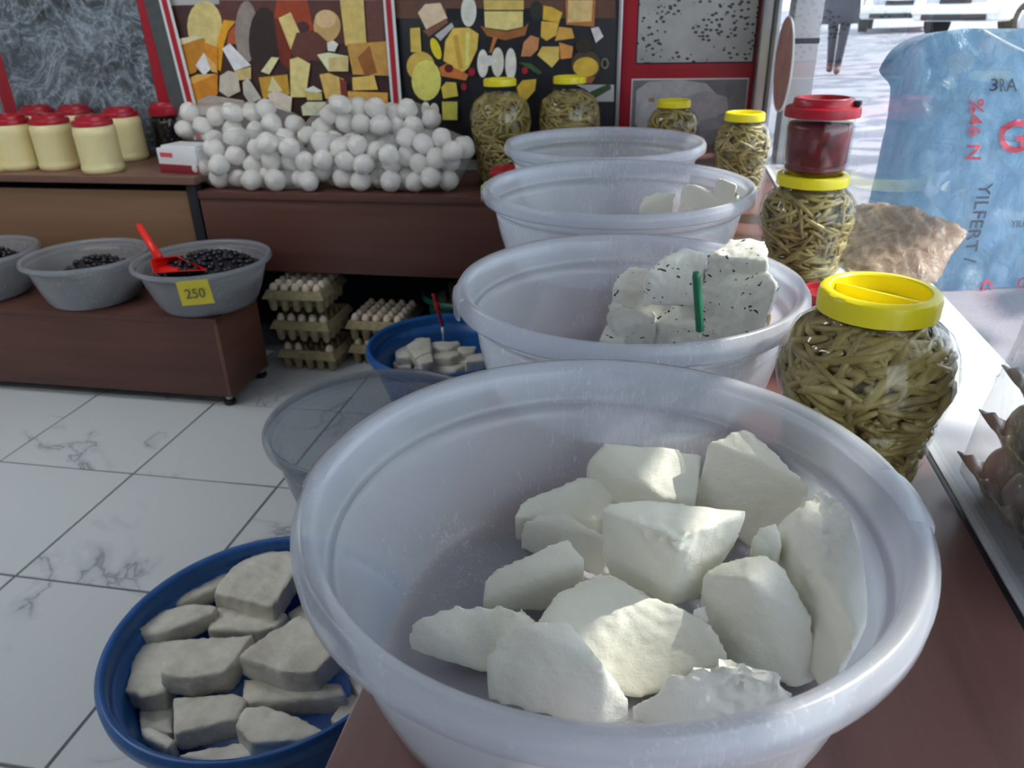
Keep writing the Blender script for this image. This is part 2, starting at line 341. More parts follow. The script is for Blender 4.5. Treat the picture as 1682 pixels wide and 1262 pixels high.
# ------------------------------------------------------------------ cheese blocks
def hull_bm(pts):
    bm = bmesh.new()
    for p in pts: bm.verts.new(p)
    r = bmesh.ops.convex_hull(bm, input=bm.verts)
    dead = [v for v in bm.verts if not v.link_faces]
    if dead: bmesh.ops.delete(bm, geom=dead, context='VERTS')
    return bm
def block(name, pts, mat, label, group, vox=.0055, amp=.0022, smooth=2, rough=.0, cat='cheese', parent=None, seed=0, bowl=None):
    c = sum((Vector(p) for p in pts), Vector())/len(pts); zmin = min(p[2] for p in pts); org = Vector((c.x, c.y, zmin))
    o = finish(name, hull_bm([Vector(p)-org for p in pts]), mat, parent)
    o.location = org
    m = o.modifiers.new('r', 'REMESH'); m.mode = 'VOXEL'; m.voxel_size = vox
    dg = bpy.context.evaluated_depsgraph_get(); me = bpy.data.meshes.new_from_object(o.evaluated_get(dg)); o.modifiers.clear()
    bm = bmesh.new(); bm.from_mesh(me); bpy.data.meshes.remove(me)
    for _ in range(smooth): bmesh.ops.smooth_vert(bm, verts=bm.verts, factor=.5, use_axis_x=True, use_axis_y=True, use_axis_z=True)
    bm.normal_update(); off = Vector((seed*3.1+org.x*7, org.y*9, seed*1.7))
    mv = []
    for v in bm.verts:
        q = v.co+off; d = amp*(.9*noise.noise(q*16)+.55*noise.noise(q*38))+amp*.45*noise.noise(q*95)
        crag = max(0, noise.noise(q*9+Vector((5, 2, 9)))-.12)
        d -= rough*crag*(abs(noise.noise(q*70))*1.4+.25*abs(noise.noise(q*160)))
        mv.append(v.normal*d)
    for v, d in zip(bm.verts, mv): v.co += d
    if bowl:                                   # a block presses against the basin wall, never through it
        bx, by, Rr, h, rb = bowl
        for v in bm.verts:
            q = v.co+org; hh = q.z-CZ; rad = (rb+.004+(Rr-.036-rb)*max(0, hh)/(h-.05) if hh < h-.05 else Rr-.027)-.004; dx, dy = q.x-bx, q.y-by; L = math.hypot(dx, dy)
            if L > rad and hh < h+.004: v.co.x -= dx*(1-rad/L); v.co.y -= dy*(1-rad/L)
            if hh < .007: v.co.z += .007-hh
    bm.to_mesh(o.data); bm.free()
    for p in o.data.polygons: p.use_smooth = True
    o.data.set_sharp_from_angle(angle=R_(50))
    return tag(o, label, cat, group)
def hp(lst, ox, oy, s, z0=0, drop=None):
    out = [at(ox+x/s, oy+y/s, z0+h) for x, y, h in lst]
    if drop is not None: out += [Vector((p.x*1.0, p.y*1.0, drop)) for p in out if p.z > drop+.01]
    return out
Z1 = CZ
def inside(lst, ox, oy, s, bc, Rr, h, rb, drop):
    def ok(p, m=.008):
        hh = max(0, p.z-Z1); rad = rb+.004+(Rr-.034-rb-.004)*min(1, hh/(h-.05)); return (Vector((p.x-bc[0], p.y-bc[1])).length < rad-m and hh > .006)
    out = []
    for x, y, h0 in lst:
        best = None
        for k in range(110):
            for sg in (1, -1):
                hh = h0+sg*k*.002
                if not (.008 <= hh <= .225): continue
                if ok(at(ox+x/s, oy+y/s, Z1+hh)): best = hh; break
            if best is not None: break
        out.append(at(ox+x/s, oy+y/s, Z1+(h0 if best is None else best)))
    if drop is not None:
        for p in list(out):
            if p.z > Z1+drop+.01:
                q = Vector((p.x, p.y, Z1+drop)); d = Vector((q.x-bc[0], q.y-bc[1])); rad = rb+.004+(Rr-.038-rb)*min(1, drop/(h-.05))-.008
                if d.length > rad: d *= rad/d.length; q.x, q.y = bc[0]+d.x, bc[1]+d.y
                out.append(q)
    return out
G1 = 'white cheese blocks in the nearest basin'
big = [
 ([(660,150,.10),(720,85,.125),(900,98,.125),(1020,125,.12),(1000,270,.085),(890,265,.085),(765,238,.06),(660,195,.06)], .045, 'long slanted white block at the back left of the nearest basin'),
 ([(1040,85,.145),(1150,42,.155),(1205,78,.155),(1365,225,.115),(1355,262,.09),(1265,325,.07),(1150,365,.045),(985,245,.075)], .04, 'tall white block with a crumbling corner at the back right of the nearest basin'),
 ([(425,325,.05),(452,272,.062),(640,193,.08),(700,195,.082),(755,240,.07),(690,335,.045),(440,372,.02)], .014, 'low rounded block on the left edge of the cheese heap, beneath the slanted one'),
 ([(450,380,.035),(452,335,.055),(520,310,.066),(575,303,.07),(728,385,.07),(735,430,.05),(700,495,.025),(475,437,.015)], .014, 'smooth wedge lying in front of the low rounded block'),
 ([(325,590,.03),(345,498,.055),(545,402,.085),(600,390,.088),(655,462,.082),(650,490,.07),(610,548,.04),(500,610,.02)], .014, 'narrow white block with a pale greenish tip on the left of the heap'),
 ([(695,300,.155),(720,275,.16),(850,265,.16),(1165,303,.155),(945,395,.153),(920,612,.05),(720,505,.06),(700,400,.105),(1010,590,.055),(1130,405,.10)], None, 'chunky white block with a crumbly right face on top of the heap at its centre'),
 ([(505,645,.06),(560,560,.075),(700,490,.085),(930,605,.08),(1050,650,.075),(1110,750,.05),(960,830,.025),(800,905,.015),(640,800,.03)], .014, 'broad smooth white block lying flat under the central one'),
 ([(80,690,.035),(132,640,.062),(200,635,.066),(245,600,.075),(440,596,.075),(508,650,.055),(420,760,.03),(330,820,.02),(160,760,.014)], .013, 'smooth white wedge at the front left, against the wall of the nearest basin'),
 ([(385,670,.10),(470,660,.11),(500,650,.112),(600,645,.112),(715,800,.08),(795,905,.04),(700,960,.03),(325,835,.04),(340,760,.07)], .014, 'pointed white block at the front of the heap, leaning on the basin rim'),
 ([(800,915,.035),(930,802,.08),(1130,743,.10),(1205,752,.10),(1322,868,.07),(1300,930,.04),(940,1010,.02)], .014, 'white block with a ridged green-tinged face at the front right of the heap'),
 ([(1018,510,.105),(1070,470,.115),(1160,440,.13),(1230,440,.134),(1270,465,.13),(1170,525,.125),(1370,645,.09),(1385,835,.02),(1320,862,.016),(1290,832,.02),(1100,745,.025)], .016, 'upright block with a broken crumbly top, right of the central one'),
 ([(1255,345,.13),(1330,290,.15),(1400,228,.155),(1440,258,.155),(1640,472,.11),(1636,540,.085),(1510,700,.03),(1440,722,.02),(1375,700,.025),(1290,430,.11)], .03, 'large leaning slab on the right side of the heap'),
 ([(1360,720,.022),(1458,700,.03),(1445,805,.022),(1380,840,.014)], .012, 'flat sliver of cheese on the basin floor, under the leaning slab'),
 ([(1165,395,.125),(1200,345,.14),(1255,335,.14),(1275,400,.128),(1260,430,.12),(1185,425,.118)], .10, 'crumbly lump wedged between the leaning slab and the upright block'),
 ([(948,635,.075),(985,600,.085),(1035,590,.082),(1045,660,.065),(1015,668,.062)], .055, 'small broken crumb below the central block'),
]
for i, (pts, dr, lab) in enumerate(big):
    block('cheese_block', inside(pts, 620, 680, 1.9114, (-.038, .606), .287, .20, .224, dr), M['cheese'], lab, G1, .0040, .0018, 1, .020 if i in (1, 5, 9, 10, 11, 13, 14) else .005, seed=i, bowl=(-.038, .606, .287, .20, .224))
G2 = 'herb cheese chunks'
herb = [
 ([(100,830,.03),(180,690,.05),(300,690,.06),(300,880,.02)], .012, 'low herb cheese scrap at the left foot of the herb cheese heap'),
 ([(195,450,.12),(240,360,.14),(320,290,.155),(460,290,.155),(650,490,.115),(640,560,.10),(420,600,.08),(235,560,.085)], .05, 'rough white herb cheese lump at the back left of the herb cheese heap'),
 ([(165,600,.085),(195,555,.10),(300,575,.10),(515,630,.085),(520,720,.055),(440,790,.04),(230,812,.035),(180,700,.05)], .013, 'squarish herb cheese chunk with two dark herb flecks, front left of the herb cheese heap'),
 ([(490,690,.065),(560,620,.08),(640,555,.09),(820,560,.09),(1170,690,.07),(1250,775,.03),(900,900,.014),(430,860,.014)], .012, 'densely flecked herb cheese chunk that the green knife stands in'),
 ([(1180,690,.06),(1350,650,.07),(1545,590,.08),(1500,670,.05),(1260,765,.035)], .02, 'tan-sided herb cheese wedge, low on the right of the herb cheese heap'),
 ([(665,480,.125),(760,375,.15),(870,345,.16),(1290,285,.165),(1400,430,.14),(1545,590,.095),(1340,665,.08),(1210,655,.08),(900,600,.09),(700,540,.105)], .06, 'big folded herb cheese slab on the right of the green knife'),
 ([(420,430,.15),(450,350,.175),(560,238,.20),(720,165,.213),(880,175,.213),(900,310,.17),(690,470,.135),(520,500,.13)], .11, 'grey shaded herb cheese slab at the upper left of the herb cheese heap'),
 ([(880,205,.205),(1065,98,.222),(1325,108,.222),(1338,258,.178),(1105,290,.175),(900,335,.165)], .14, 'topmost herb cheese block with a bright square end'),
]
for i, (pts, dr, lab) in enumerate(herb):
    block('herb_cheese', inside(pts, 960, 370, 4.4263, (-.044, 1.213), .286, .20, .222, dr), M['tan_cheese'] if i == 4 else M['herb'], lab, G2, .0045, .0052, 2, .016, seed=20+i, bowl=(-.044, 1.213, .286, .20, .222))
G3 = 'white wedges in the third basin'
wed = [([(905,500,.09),(935,440,.11),(1020,412,.12),(1120,420,.12),(1090,460,.10),(960,560,.06)], .012, 'rounded greenish white wedge at the left of the third basin from the camera'),
 ([(1130,440,.12),(1150,360,.145),(1230,370,.145),(1330,430,.13),(1410,485,.10),(1150,520,.08)], .04, 'broad white wedge in the middle of the third basin from the camera'),
 ([(1105,545,.085),(1170,455,.11),(1285,520,.095),(1270,560,.07)], .02, 'small bright white wedge at the front of the third basin from the camera'),
 ([(1325,405,.14),(1342,333,.165),(1450,375,.16),(1465,460,.12),(1395,485,.11)], .05, 'upright white wedge at the right of the third basin from the camera'),
 ([(1460,440,.12),(1480,385,.14),(1525,395,.14),(1530,440,.12)], .05, 'thin white wedge against the right wall of the third basin')]
for i, (pts, dr, lab) in enumerate(wed):
    block('cheese_wedge', inside(pts, 780, 190, 3.364, (-.11, 1.954), .340, .205, .268, dr), M['cheese'], lab, G3, .006, .002, 2, .004, seed=40+i, bowl=(-.11, 1.954, .340, .205, .268))
block('cheese_wedge', inside([(910,228,.12),(960,215,.13),(1010,222,.125),(1000,240,.11)], 780, 190, 3.364, (-.197, 2.64), .334, .205, .262, .012), M['cheese'], 'lone white wedge tip in the farthest counter basin', None, .006, .002, 2, seed=47, bowl=(-.197, 2.64, .334, .205, .262))
# green knife standing in the herb cheese
kn = empty('cheese_knife', at(960+845/4.4263, 370+830/4.4263, Z1+.075)); tag(kn, 'knife with a green plastic handle stuck upright in herb cheese', 'knife')
kt, kb = at(960+812/4.4263, 370+340/4.4263, Z1+.205)-kn.location, at(960+840/4.4263, 370+765/4.4263, Z1+.105)-kn.location
bm = bmesh.new(); tube(bm, smoothpath([kt, kt.lerp(kb, .06), kt.lerp(kb, .2), kt.lerp(kb, .5), kt.lerp(kb, .85), kt.lerp(kb, .93), kb], 4), [.006]+[.0098]*3+[.0118]*20+[.0125], 12, .6); finish('handle', bm, plain('green knife plastic', (.008, .16, .075), .35), kn, smooth=True)
bm = bmesh.new(); d = (kb-kt).normalized(); tube(bm, [kb-d*.004, kb+d*.03, kb+d*.055], [.006, .0055, .001], 8, .15); finish('blade', bm, M['silver'], kn, smooth=True)

# ------------------------------------------------------------------ pickle jars
def lid_bm(r, h):
    bm = bmesh.new(); seg = 96
    def mod(a, rr, z): return 1+(.006*(math.sin(a*seg/2) > 0) if rr > r*.985 and z < h*.8 else 0)
    lathe(bm, [(r*.92, 0), (r, 0), (r, h*.25), (r, h*.7), (r*.985, h*.9), (r*.93, h), (r*.83, h), (r*.80, h*.93), (r*.79, h*.25), (r*.5, h*.18), (0, h*.18)], seg, mod)
    return bm
def lid_bar(r, h):
    bm = bmesh.new(); box(bm, -r*.79, r*.79, -r*.035, r*.035, h*.18, h*.8, r*.02, 2); return bm
def jar_prof(R, h, neck):
    return [(0, .003), (R*.62, .003), (R*.74, .006), (R*.80, .022), (R*.82, h*.12), (R*.80, h*.15), (R*.84, h*.18), (R*.86, h*.25), (R*.83, h*.28), (R*.88, h*.31), (R*.90, h*.38), (R*.87, h*.41),
            (R*.93, h*.44), (R*.97, h*.50), (R, h*.56), (R*.995, h*.62), (R*.95, h*.71), (R*.86, h*.79), (neck*1.06, h*.86), (neck, h*.885), (neck, h*.90)]
def stalks(bm, prof, R, h, n, rnd, wr=.010, lr=.10):
    def rad(z):
        for (r0, z0), (r1, z1) in zip(prof[2:], prof[3:]):
            if z0 <= z <= z1: return r0+(r1-r0)*(z-z0)/max(1e-6, z1-z0)
        return prof[-1][0]
    for _ in range(n):
        a = rnd.uniform(0, 2*math.pi); z = rnd.uniform(h*.03, h*.84); ang = rnd.gauss(0, .7); L = rnd.uniform(.4, 1)*lr; bend = rnd.uniform(-.6, .6); sink = rnd.uniform(.004, .016)
        pts = []; wd = rnd.uniform(.5, 1)*wr*.5
        for k in range(6):
            t = k/5-.5; zz = min(max(z+L*t*math.sin(ang)+bend*L*t*t*.5, h*.025), h*.86); r = rad(zz)-sink-wd*.6
            if r < .02: r = .02
            aa = a+L*t*math.cos(ang)/r; pts.append((r*math.cos(aa), r*math.sin(aa), zz))
        tube(bm, pts, [wd*.8, wd, wd, wd, wd, wd*.7], 5)
def jar(loc, R, h, neck, lidr, lidh, label, group, n=220, seed=1, lid='yellow', rz=0.0, lr=.10, wr=.012, flutes=True):
    t = empty('pickle_jar', loc, rz); tag(t, label, 'jar', group); pr = jar_prof(R, h, neck)
    def mod(a, rr, z):
        k = max(0, 1-abs(z-h*.66)/(h*.14)); return 1+.012*k*math.cos(a*30+z*20) if flutes else 1
    pf = []
    for (r0, z0), (r1, z1) in zip(pr, pr[1:]):
        for k in range(3): pf.append((r0+(r1-r0)*k/3, z0+(z1-z0)*k/3))
    pf.append(pr[-1])
    bm = bmesh.new(); lathe(bm, pf, 120, mod); finish('jar_body', bm, M['pet'], t, smooth=True)
    bm = bmesh.new(); lathe(bm, [(max(0, r-.022) if r > 0 else 0, max(z, .008)) for r, z in pr[:-2]]+[(0, h*.86)], 32); finish('brine', bm, M['brine'], t, smooth=True)
    bm = bmesh.new(); rnd = random.Random(seed); stalks(bm, pr, R, h, n, rnd, wr, lr); s = finish('pickled_stalks', bm, M['stalk'], t, smooth=True); s['kind'] = 'stuff'
    ld = finish('lid', lid_bm(lidr, lidh), M[lid], t, auto=40); ld.location = (0, 0, h-lidh)
    br = finish('lid_bar', lid_bar(lidr, lidh), M[lid], ld, auto=40); br.rotation_euler = (0, 0, R_(-38))
    return t
GJ = 'yellow lidded jars of pickled stalks'
j1 = jar((.280, .985, CZ), .112, .275, .070, .0725, .029, 'largest-looking jar of pale pickled stalks, its yellow lid open to view, beside the nearest basin', GJ, 520, 3, wr=.017, lr=.11)
j2 = jar((.345, 1.90, CZ), .112, .245, .074, .080, .024, 'yellow-lidded jar of pickled stalks that carries a jar of red paste', GJ, 420, 5, wr=.014)
j3 = jar((.262, 2.80, CZ), .098, .275, .066, .066, .026, 'slim yellow-lidded pickle jar right of the farthest counter basin', GJ, 340, 7, wr=.013)
j4 = jar((.03, 3.42, CZ), .105, .252, .066, .068, .028, 'yellow-lidded pickle jar in front of the red framed sign, behind the farthest basin', GJ, 300, 9, wr=.014)
j5 = jar((-.735, 3.56, .868), .142, .462, .07, .073, .03, 'tall yellow-lidded pickle jar next to the cheese balls, left of a pair', GJ, 520, 11, lr=.13, wr=.016)
j6 = jar((-.43, 3.62, .868), .142, .465, .07, .073, .03, 'tall yellow-lidded pickle jar, right of a pair before the dark food poster', GJ, 520, 13, lr=.13, wr=.016)
def paste_jar(loc, R, h, label, group, handle=False, fill='paste', lidk=1.08):
    t = empty('paste_jar', loc); tag(t, label, 'jar', group)
    pr = [(0, .002), (R*.86, .002), (R*.94, .01), (R*.96, h*.10), (R*.92, h*.13), (R*.97, h*.16), (R*.99, h*.5), (R, h*.62), (R*.96, h*.68), (R*.97, h*.78)]
    bm = bmesh.new(); lathe(bm, pr, 64); finish('jar_body', bm, M['pet'], t, smooth=True)
    bm = bmesh.new(); lathe(bm, [(max(0, r-.004), max(z, .006)) for r, z in pr[:-1]]+[(0, h*.69)], 40); finish('filling', bm, M[fill], t, smooth=True)
    bm = bmesh.new(); r = R*lidk
    lathe(bm, [(r*.95, h*.76), (r, h*.76), (r*1.01, h*.80), (r, h*.88), (r*.93, h*.90), (r*.82, h*.905), (r*.80, h*.985), (r*.77, h), (r*.66, h), (r*.64, h*.93), (0, h*.93)], 96, lambda a, rr, z: 1+(.008*(math.sin(a*36) > 0) if rr > r*.985 and z < h*.87 else 0))
    finish('lid', bm, M['red'], t, auto=40)
    if handle:
        bm = bmesh.new(); box(bm, r*.45, r*.98, -r*.16, r*.16, h*.905, h*.97, r*.04); finish('lid_catch', bm, M['black'], t, auto=40).rotation_euler = (0, 0, R_(-20))
    return t
paste_jar((.345, 1.90, CZ+.2455), .074, .165, 'red-lidded jar of dark red paste standing on a yellow lid', None, True)
paste_jar((.315, 1.40, CZ), .062, .13, 'low red-lidded jar half hidden between the herb cheese basin and a pickle jar', None, True)
paste_jar((-.665, 3.30, .868), .066, .125, 'small red-lidded jar on the dark shelf by the tall pickle jars', None, False)

# ------------------------------------------------------------------ basins on the floor
GB = 'blue basins on the floor'
bb1 = basin('plastic_basin', -.858, 1.22, 0, .365, .30, .25, M['blue'], 'blue plastic basin on the tiles full of greyish cheese slabs, nearest the camera', group=GB, lip=.04, thick=.004)
bb2 = basin('plastic_basin', -.886, 2.976, 0, .353, .30, .25, M['blue'], 'blue basin of cheese slabs with a red-handled knife, before the dark shelf', group=GB, lip=.04, thick=.004)
tub = basin('plastic_tub', -.875, 2.098, 0, .378, .40, .27, M['tub_low'], 'deep empty clear plastic tub with a dented rim on the floor tiles', cat='tub', lip=.035)
for k, (a, s) in enumerate(((R_(182), .9), (R_(189), .6), (R_(176), .5))):
    pass
gb = basin('plastic_basin', -.91, 3.565, .0, .255, .34, .18, M['green'], 'dark green basin of white cheese under the dark shelf', lip=.03, thick=.004)
def slab(name, top, t, mat, label, group, ox, oy, s, z, seed, tilt=0, vox=.0065, amp=.0042):
    pts = [at(ox+x/s, oy+y/s, z) for x, y in top]; c = sum(pts, Vector())/len(pts); out = []
    for p in pts:
        d = p-c; out.append(p+d*.06); out.append(Vector((p.x+d.x*.09, p.y+d.y*.09, p.z-t-.006)))
    return block(name, out, mat, label, group, vox, amp, 3, .006, seed=seed)
GS = 'cheese slabs in the near blue basin'
A = (100, 850, 3.058)
for i, (top, t, z, lab) in enumerate([
 ([(390,960),(560,940),(560,1080),(400,1060)], .05, .17, 'shaded cheese slab in the gap at the left of the near blue basin'),
 ([(600,1190),(880,1125),(1030,1185),(800,1240)], .05, .19, 'cheese slab at the bottom edge of the near blue basin'),
 ([(1140,475),(1210,430),(1300,520),(1180,540)], .05, .20, 'cheese slab end half hidden under the translucent basin, in the near blue basin'),
 ([(1350,1010),(1460,880),(1560,960),(1420,1060)], .06, .19, 'cheese slab beside the counter panel in the near blue basin'),
 ([(1440,800),(1520,800),(1620,900),(1500,900)], .06, .21, 'cheese slab deep under the counter edge in the near blue basin'),
 ([(390,1060),(450,1045),(570,1110),(540,1150),(430,1110)], .05, .215, 'yellowish rounded cheese piece at the lower left of the near blue basin'),
 ([(320,860),(395,640),(530,612),(600,740),(520,870),(430,890)], .055, .225, 'pale cheese slab with fine cracks against the left wall of the near blue basin'),
 ([(740,560),(795,442),(905,485),(1130,478),(1090,540),(985,565)], .05, .225, 'flat cheese slab under the uppermost thick one in the near blue basin'),
 ([(930,808),(1100,800),(1390,830),(1420,890),(1250,900),(1060,915),(925,930)], .05, .225, 'curved cheese slab on the right of the near blue basin'),
 ([(568,905),(880,880),(925,920),(880,1010),(740,1040),(575,1080)], .055, .23, 'square cheese slab marked with curved cracks in the near blue basin'),
 ([(880,1040),(930,958),(1040,940),(1330,1075),(1200,1110),(960,1130)], .055, .235, 'blunt grey cheese lump at the lower right of the near blue basin'),
 ([(552,415),(600,370),(830,268),(840,300),(770,352),(600,430)], .045, .245, 'thin cheese slab at the upper left rim of the near blue basin'),
 ([(365,570),(480,470),(620,432),(775,440),(760,480),(490,580)], .045, .25, 'long narrow yellowish cheese slab at the left rim of the near blue basin'),
 ([(775,370),(870,240),(1000,175),(1150,170),(1190,250),(1080,400),(1060,440)], .055, .27, 'thick grey cheese slab at the top of the near blue basin'),
 ([(508,780),(530,622),(960,590),(870,700),(820,775),(640,800)], .06, .27, 'broad rectangular cheese slab at the middle of the near blue basin'),
 ([(905,690),(1060,570),(1200,500),(1330,560),(1400,640),(1270,770),(1120,770)], .06, .285, 'large pentagonal cheese slab on top at the right of the near blue basin')]):
    slab('cheese_slab', top, t, M['cheese_grey'], lab, GS, *A, z, 60+i)
A = (560, 430, 6.469); GS = 'cheese slabs in the far blue basin'
for i, (top, t, z, lab) in enumerate([
 ([(520,1040),(560,1000),(680,1010),(760,1110),(600,1110)], .05, .15, 'low cheese slab at the left of the far blue basin'),
 ([(780,1110),(1010,1080),(1320,1080),(1200,1160),(900,1160)], .06, .15, 'low cheese slab at the front of the far blue basin'),
 ([(1000,1000),(1310,985),(1330,1060),(1010,1060)], .05, .16, 'shaded cheese slab in the middle of the far blue basin'),
 ([(560,900),(690,850),(740,870),(760,990),(600,1010)], .06, .19, 'squarish cheese slab on the left of the far blue basin'),
 ([(960,850),(1240,835),(1260,870),(1150,920),(960,900)], .05, .20, 'long cheese slab at the back of the far blue basin'),
 ([(1230,930),(1280,890),(1440,890),(1420,950),(1260,970)], .05, .19, 'cheese slab end at the right back of the far blue basin'),
 ([(960,970),(1240,940),(1270,970),(1160,1020),(980,1010)], .05, .195, 'flat cheese slab across the middle of the far blue basin'),
 ([(1330,1000),(1500,960),(1540,1030),(1320,1060)], .06, .18, 'cheese slab at the far right of the far blue basin'),
 ([(705,880),(800,810),(950,805),(960,940),(790,1010)], .05, .225, 'upright square cheese slab topmost in the far blue basin'),
 ([(790,1020),(960,950),(990,1050),(850,1080)], .05, .215, 'small square cheese slab in front of the topmost one, in the far blue basin')]):
    slab('cheese_slab', top, t, M['cheese_grey'], lab, GS, *A, z, 80+i, vox=.009)
for i, (top, t, z, lab) in enumerate([
 ([(1010,300),(1050,250),(1110,290),(1100,380),(1020,370)], .07, .28, 'white cheese chunk at the left of the green basin'),
 ([(1140,240),(1160,165),(1300,165),(1300,300),(1180,300)], .08, .31, 'tall white cheese chunk in the green basin'),
 ([(1050,430),(1110,390),(1300,390),(1300,440),(1100,450)], .07, .25, 'low white cheese chunk at the front of the green basin')]):
    slab('cheese_chunk', top, t, M['cheese'], lab, None, *A, z, 95+i, vox=.009)
kn = empty('cheese_knife', at(560+1085/6.469, 430+800/6.469, .22)); tag(kn, 'knife with a red handle leaning in the far blue basin', 'knife')
p0, p1, p2 = [at(560+x/6.469, 430+y/6.469, z)-kn.location for x, y, z in ((980, 340, .42), (1040, 540, .335), (1078, 670, .27))]
bm = bmesh.new(); tube(bm, smoothpath([p0, p0.lerp(p1, .5), p1, p2], 5), [.010]*6+[.015]*5+[.012]*5, 10, .6); finish('handle', bm, M['red'], kn, smooth=True)
bm = bmesh.new(); tube(bm, [p2, Vector((0, 0, -.03))], [.008, .003], 8, .2); finish('blade', bm, M['silver'], kn, smooth=True)

# ------------------------------------------------------------------ shelves on the back wall
SY = 3.28
sh = empty('display_shelf', (-3.4, 3.5, 0)); tag(sh, 'left display shelf with a tan front panel carrying the cream jars', 'shelf', 'display shelves along the back wall')
XL = -2.14
onc(B('shelf_board', M['edge'], -5.0, XL, SY-.02, WY-.01, .900, .934, bev=.003), sh)
onc(B('front_panel', M['shelf_tan'], -5.0, XL-.075, SY+.015, SY+.04, .40, .862, bev=.003), sh)
onc(B('leg', M['black'], XL-.065, XL-.015, SY+.0, SY+.05, 0, .90, bev=.003), sh)
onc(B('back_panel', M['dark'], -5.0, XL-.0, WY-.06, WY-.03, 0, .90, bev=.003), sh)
s2 = empty('display_shelf', (-1.1, 3.5, 0)); tag(s2, 'dark brown display shelf under the bags of cheese balls', 'shelf', 'display shelves along the back wall')
onc(B('shelf_board', M['shelf_dark'], XL-.005, CX0-.01, SY-.01, WY-.01, .835, .868, bev=.003), s2)
onc(B('front_panel', M['shelf_dark'], XL-.005, CX0-.01, SY+.0, SY+.025, .487, .834, bev=.003), s2)
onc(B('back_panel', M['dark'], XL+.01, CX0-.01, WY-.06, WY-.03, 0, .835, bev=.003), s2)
onc(B('leg', M['black'], XL-.0, XL+.04, WY-.12, WY-.07, 0, .835, bev=.003), s2)
onc(B('leg', M['black'], CX0-.08, CX0-.03, WY-.12, WY-.07, 0, .835, bev=.003), s2)

pf = empty('platform', (-3.2, 2.95, 0)); tag(pf, 'low dark brown platform on casters carrying bowls of olives', 'platform')
PX1, PY0, PY1 = -1.855, 2.775, 3.13
onc(B('top_board', M['shelf_dark'], -4.9, PX1, PY0, PY1, .405, .43, bev=.002), pf)
onc(B('front_panel', M['shelf_dark'], -4.9, PX1-.02, PY0+.002, PY0+.022, .05, .405, bev=.002), pf)
onc(B('side_panel', wood('reddish side laminate', (.12, .045, .03), (.20, .08, .055), 1, .35), PX1-.02, PX1, PY0+.002, PY1, .05, .405, bev=.002), pf)
onc(B('back_panel', M['shelf_dark'], -4.9, PX1-.02, PY1-.02, PY1, .05, .405, bev=.002), pf)
for (x, y) in ((PX1-.035, PY0+.035), (PX1-.03, PY1-.03), (-3.3, PY0+.04)):
    cs = empty('caster', (x, y, 0)); onc(cs, pf); cs.location = Vector((x, y, 0))-Vector(pf.location)
    bm = bmesh.new(); lathe(bm, [(0, 0), (.022, 0), (.028, .008), (.028, .018), (.02, .024), (0, .024)], 20); finish('wheel_foot', bm, M['black'], cs, auto=40)
    bm = bmesh.new(); lathe(bm, [(.012, .022), (.016, .03), (.016, .05), (0, .05)], 16); finish('stem', bm, M['silver'], cs, auto=40)

